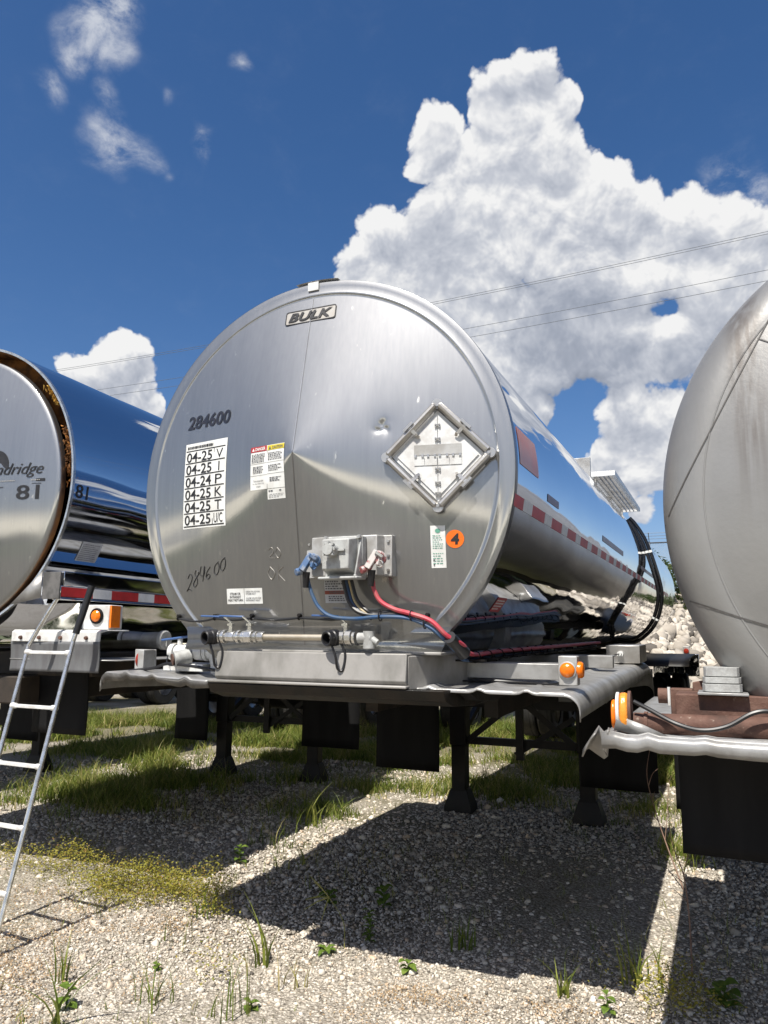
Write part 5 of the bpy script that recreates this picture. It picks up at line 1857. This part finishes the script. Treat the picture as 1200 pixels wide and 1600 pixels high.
    m.bar((1.0965, -3.611, 1.618), (1.0965, -3.611, 1.575), .012, .012, up=(0, 1, 0))
    m.build('tube_cap', ML['cast'], tb)
    m = MB()
    m.box(.2, 1.22, -3.54, -3.40, 1.555, 1.60)
    m.build('tube_shelf', ML['tanpipe'], root, bevel=.004)
    # dark structure under the tank
    m = MB()
    m.box(-.95, .95, -4.2, -1.2, 1.38, 1.54)
    m.box(-.5, .5, -4.35, -.5, 1.20, 1.38)
    m.build('coupler_plate', ML['dirtysteel'], root, bevel=.01)
    for s in (-1, 1):
        m = MB()
        m.grid(lambda u, v: (s * (.55 + .84 * u), -4.50 + 3.9 * v, 1.50 - .05 * max(0, (v - .85) / .15) ** 2 * 6), 4, 14)
        m.build('fender', ML['alum'], root, solid=.006)
    landing_gear(root)
    chassis(root, -1.0, 8.0, 1.55)
    m = MB()
    m.cyl((-.28, .35, .92), (.52, .35, .92), .15, seg=24)
    m.build('air_reservoir', ML['blacksteel'], root)
    mudflap(root, -1.14, -.67, -.30, .425, 1.45)
    mudflap(root, .57, 1.28, -.30, .43, 1.45)
    bogie(root, (5.4, 6.75), 1.5)
    return root


# ================================================================ trailers farther left, mostly hidden
def far_trailer(x, y, label):
    root = empty('tank_trailer', (x, y, 0))
    tag(root, label, 'tank trailer', 'tank trailers parked in a row')
    yf, zc = -4.5, 2.5
    tank_shell(root, 1.0, zc, yf, 8.0, ML['mirror_dark'])
    m = MB()
    m.lathe([(1.0, .0), (1.003, -.012), (.94, -.02), (.5, -.08), (0, -.12)], (0, yf, zc), (0, 1, 0), 96)
    m.build('front_head', ML['brushed'], root)
    m = MB()
    m.box(-.45, .45, yf - .1, -2.2, 1.36, 1.5)
    m.build('coupler_plate', ML['oil'], root, bevel=.01)
    for s in (-1, 1):
        m = MB()
        m.grid(lambda u, v: (s * (.5 + .77 * u), yf + 3.6 * v, 1.48 - .05 * max(0, (v - .85) / .15) ** 2 * 6), 4, 14)
        m.build('fender', ML['alum'], root, solid=.006)
    landing_gear(root)
    chassis(root, -2.2, 7.8, 1.46)
    mudflap(root, -1.2, -.6, -.6, .45, 1.42)
    mudflap(root, .6, 1.2, -.6, .45, 1.42)
    bogie(root, (5.4, 6.75), 1.42)
    return root


# ================================================================ the grey trailer to the right
def right_trailer():
    root = empty('tank_trailer', (.84, 7.2, 0))
    tag(root, 'weathered matte grey tank trailer with rounded head and rusty front frame, at the right', 'tank trailer', 'tank trailers parked in a row')
    yf, zc, R, xc, K = -4.132, 2.10, 1.1, .085, 1.1
    tank_shell(root, R, zc, yf + .002, 8.0, ML['jacket'], xc)

    def prof(r):
        """front of the dished head at radius r"""
        r = r / K
        if r > .86:
            t = (r - .86) / .14
            return yf - K * .16 * math.sqrt(max(0, 1 - t * t))
        return yf - K * (.16 + .15 * (1 - (r / .86) ** 2))
    m = MB()
    NA = 192
    vs, fs = [], []
    rad = [.86 * k / 30 for k in range(31)] + [.86 + .14 * math.sin(math.radians(90 * k / 14)) for k in range(1, 15)]
    rad[0] = .001
    rad = [r * K for r in rad]
    for r in rad:
        for i in range(NA):
            a = 2 * math.pi * i / NA
            vs.append((xc + r * math.sin(a), prof(min(r, K * .99999)), zc + r * math.cos(a)))
    for j in range(len(rad) - 1):
        fs += [(j * NA + i, j * NA + (i + 1) % NA, (j + 1) * NA + (i + 1) % NA, (j + 1) * NA + i) for i in range(NA)]
    m.add(vs, fs)
    m.build('front_head', ML['jacket'], root, angle=60)

    def on(x, z, off=.0):
        return (xc + x, prof(min(math.hypot(x, z), K * .9995)) - off, zc + z)

    def strip(name, pts, w, mt, off=.003):
        m = MB()
        for (a, b) in zip(pts[:-1], pts[1:]):
            a, b = Vector(a), Vector(b)
            n = Vector((-(b - a).y, (b - a).x)).normalized() * w
            q = [on(*(a + n), off), on(*(a - n), off), on(*(b - n), off), on(*(b + n), off)]
            m.add(q, [(0, 1, 2, 3)])
        return m.build(name, ML[mt], root)
    k = 30
    seam = [(-1.094 + .52 * i / k, -.063 + .94 * i / k) for i in range(k + 1)]
    seam = [p for p in seam if math.hypot(*p) < 1.098]
    strip('weld_seam', seam, .0022, 'grime')
    seam = [(-.743 + .44 * i / 14, .580 - .32 * i / 14) for i in range(15)]
    strip('weld_seam', seam, .002, 'grime')
    low = [(-1.045 + .66 * i / 24, -.34 - .17 * math.sin(math.pi * .5 * i / 24)) for i in range(25)]
    strip('weld_seam', low, .0028, 'grime')
    m = MB()
    ringp = [on(.952 * math.cos(math.radians(a)), .952 * math.sin(math.radians(a)), -.001) for a in range(95, 320, 3)]
    m.tube(ringp, .0035, 6)
    m.build('weld_bead', ML['jacket'], root)
    W0 = Vector((-.84, -7.2, 0))            # world offsets measured from the camera side
    # fender with crumpled corner
    m = MB()
    rows, cols = 16, 22
    vs = []
    for j in range(rows + 1):
        v = j / rows
        for i in range(cols + 1):
            u = i / cols
            x = -1.225 + .78 * u
            y = -4.46 + .05 * (1 - u) ** 2 + 2.6 * v - .05 * u * (1 - v)
            z = 1.29 + .0 * v
            for c in (.18, .42, .66):
                z += .009 * math.exp(-((u - c) / .016) ** 2)
            if u < .2:
                z += .007 * math.exp(-(v / .1) ** 2) * math.sin(u * 40) * (1 - u / .2)
            if v > .8:
                z -= .25 * ((v - .8) / .2) ** 2
            vs.append((x - .012 * math.exp(-(v / .05) ** 2) * (u < .01), y, z))
    m.add(vs, [(j * (cols + 1) + i, j * (cols + 1) + i + 1, (j + 1) * (cols + 1) + i + 1, (j + 1) * (cols + 1) + i) for j in range(rows) for i in range(cols)])
    vs = []
    for i in range(cols + 1):
        x, y, z = m.v[i]
        u = i / cols
        for d in range(4):
            vs.append((x, y - .004 - .010 * math.sin(d * 1.0) - .0015 * math.sin(u * 17) * d / 3, z - .050 * d / 3 * (1 + .04 * math.sin(u * 11))))
    m.add(vs, [(4 * i + d, 4 * i + d + 1, 4 * i + d + 5, 4 * i + d + 4) for i in range(cols) for d in range(3)])
    # curled, torn corner
    vs = []
    for i in range(7):
        a = math.radians(-30 + 38 * i)
        for d in range(4):
            r = .030 + .008 * d
            vs.append((-1.225 - .012 * d + r * .8 * math.cos(a) - .012, -4.41 + .035 * math.sin(a) + .02 * d, 1.295 - .085 * d / 3 * (1 + .2 * math.sin(2 * a)) + .016 * math.cos(3 * a) * (d == 0)))
    m.add(vs, [(4 * i + d, 4 * i + d + 1, 4 * i + d + 5, 4 * i + d + 4) for i in range(6) for d in range(3)])
    m.build('fender', ML['alum'], root, solid=.005, angle=40)
    m = MB()
    m.add([(-1.195, -4.42, 1.305), (-1.12, -4.40, 1.288), (-1.02, -4.42, 1.292), (-1.10, -4.41, 1.325), (-1.185, -4.40, 1.352)], [(0, 1, 2, 3, 4)])
    m.build('torn_flange', ML['alum'], root, solid=.004)
    # rusty frame on the fender
    m = MB()
    m.cyl((-1.135, -4.345, 1.322), (-.15, -4.33, 1.33), .037, seg=24)
    for x in (-1.10, -.68):
        m.cyl((x, -4.345, 1.322), (x + .012, -4.345, 1.322), .042, seg=24)
    m.cyl((-1.085, -3.88, 1.392), (-.95, -3.88, 1.392), .030, seg=18)
    m.build('rusty_pipe', ML['rust'], root)
    m = MB()
    m.box(-1.0, -.70, -4.29, -4.05, 1.335, 1.424)
    m.box(-.985, -.12, -4.02, -3.90, 1.32, 1.412)
    m.box(-.699, -.15, -4.285, -4.06, 1.345, 1.428)
    m.prism([(-.95, 1.42), (-.95, 1.455), (-.80, 1.487), (-.62, 1.52), (-.62, 1.42)], 1, -4.03, -4.02)
    m.box(-1.03, -.95, -4.04, -3.97, 1.33, 1.43)
    m.build('rusty_frame', ML['rust'], root, bevel=.004)
    m = MB()
    m.cyl((-1.04, -3.95, 1.36), (-1.04, -3.95, 1.43), .006, seg=8)
    m.build('stud', ML['whitemetal'], root)
    m = MB()
    m.box(-.925, -.765, -4.325, -4.155, 1.425, 1.434)
    bs = m.build('cushion_base', ML['alum'], root, bevel=.002)
    m = MB()
    for z0, z1, w in ((1.434, 1.463, .064), (1.463, 1.486, .062), (1.486, 1.520, .058)):
        rr = []
        c = (-.846, -4.24)
        for k in range(24):
            a = 2 * math.pi * k / 24
            e = (abs(math.cos(a)) ** 4 + abs(math.sin(a)) ** 4) ** -.25
            rr.append((c[0] + w * e * math.cos(a), c[1] + w * e * math.sin(a)))
        m.prism(rr, 2, z0 + .002, z1 - .001)
        m.prism([(c[0] + (p[0] - c[0]) * .86, c[1] + (p[1] - c[1]) * .86) for p in rr], 2, z0, z0 + .0019)
    m.build('rubber_cushion', ML['cast'], bs, bevel=.005)
    m = MB()
    m.tube(smooth_path([(-1.13, -4.39, 1.40), (-1.08, -4.39, 1.375), (-1.0, -4.40, 1.335), (-.92, -4.42, 1.318), (-.84, -4.42, 1.333), (-.76, -4.41, 1.378), (-.70, -4.40, 1.385), (-.6, -4.38, 1.37), (-.4, -4.37, 1.36)], 6), .0075, 8)
    m.build('cable', ML['cableblack'], root)
    # cracked amber marker lamp standing at the corner
    m = MB()
    m.prism([(-4.36 + .045 * math.cos(t), 1.355 + .078 * math.sin(t)) for t in [2 * math.pi * k / 24 for k in range(24)]], 0, -1.150, -1.140)
    lp = m.build('marker_lamp', ML['rust'], root)
    m = MB()
    m.prism([(-4.365 + .044 * math.cos(t), 1.355 + .072 * math.sin(t)) for t in [2 * math.pi * k / 24 for k in range(24)]], 0, -1.178, -1.1505)
    m.build('lens', ML['amberdirty'], lp, bevel=.008)
    m = MB()
    m.prism([(-4.365 + .046 * math.cos(t), 1.362 + .066 * math.sin(t)) for t in [2 * math.pi * k / 24 for k in range(24)]], 0, -1.190, -1.1785)
    m.build('lamp_rim', ML['whitemetal'], lp, bevel=.003)
    m = MB()
    m.prism([(-4.365 + .036 * math.cos(t), 1.352 + .05 * math.sin(t)) for t in [2 * math.pi * k / 20 for k in range(20)]], 0, -1.206, -1.1905)
    m.build('lens', ML['amber'], lp, bevel=.006)
    mudflap(root, -1.01, -.42, -4.14, .855, 1.262)
    mudflap(root, -1.2, -.6, -1.2, .45, 1.27)
    mudflap(root, .6, 1.2, -1.2, .45, 1.27)
    landing_gear(root, 1.15)
    chassis(root, -4.0, 8.0, 1.22)
    bogie(root, (5.4, 6.75), 1.2)
    return root


def ladder():
    root = empty('ladder', (-3.62, 3.05, 0))
    tag(root, 'narrow aluminium access ladder leaning on the front shelf of the leftmost trailer', 'ladder')
    o = Vector((-3.62, 3.05, 0))
    tops = [(Vector((-3.893, 3.45, 1.552)), Vector((-3.743, 3.52, 1.87))), (Vector((-3.532, 3.45, 1.586)), Vector((-3.470, 3.50, 1.90)))]
    feet = [Vector((-3.80, 3.02, .0)), Vector((-3.455, 3.0, .0))]
    for i, (f, (k, t)) in enumerate(zip(feet, tops)):
        m = MB()
        m.tube(smooth_path([f - o, f.lerp(k, .5) - o, f.lerp(k, .94) - o, k.lerp(t, .08) - o, t - o], 6), .0135, 12)
        r = m.build('rail', ML['bright'], root)
        if i:
            m = MB()
            m.tube([k.lerp(t, .12) - o, k.lerp(t, .5) - o, t - o + Vector((0, 0, .01))], .021, 12)
            m.build('sleeve', ML['cableblack'], r)
    for z in (.28, .585, .89, 1.20, 1.51):
        p = [f.lerp(k, z / k.z) - o for f, (k, t) in zip(feet, tops)]
        m = MB()
        d = (p[1] - p[0]).normalized()
        m.bar(p[0], p[1], .026, .020)
        m.cyl(p[0] - d * .004, p[0] + d * .035, .019, .015, 12)
        m.cyl(p[1] + d * .004, p[1] - d * .035, .019, .015, 12)
        m.build('rung', ML['whitemetal'], root, bevel=.003)


build_ground()
build_bank()
build_treeline()
left_trailer()
middle_trailer()
right_trailer()
far_trailer(-8.35, 7.16, 'tank trailer hidden behind the one numbered 81, showing only its legs')
far_trailer(-14.2, 10.4, 'farthest tank trailer at the left, showing only a tyre under the others')
ladder()
build_wires()
build_gravel()
build_grass()
build_ground_cover()
build_plants()
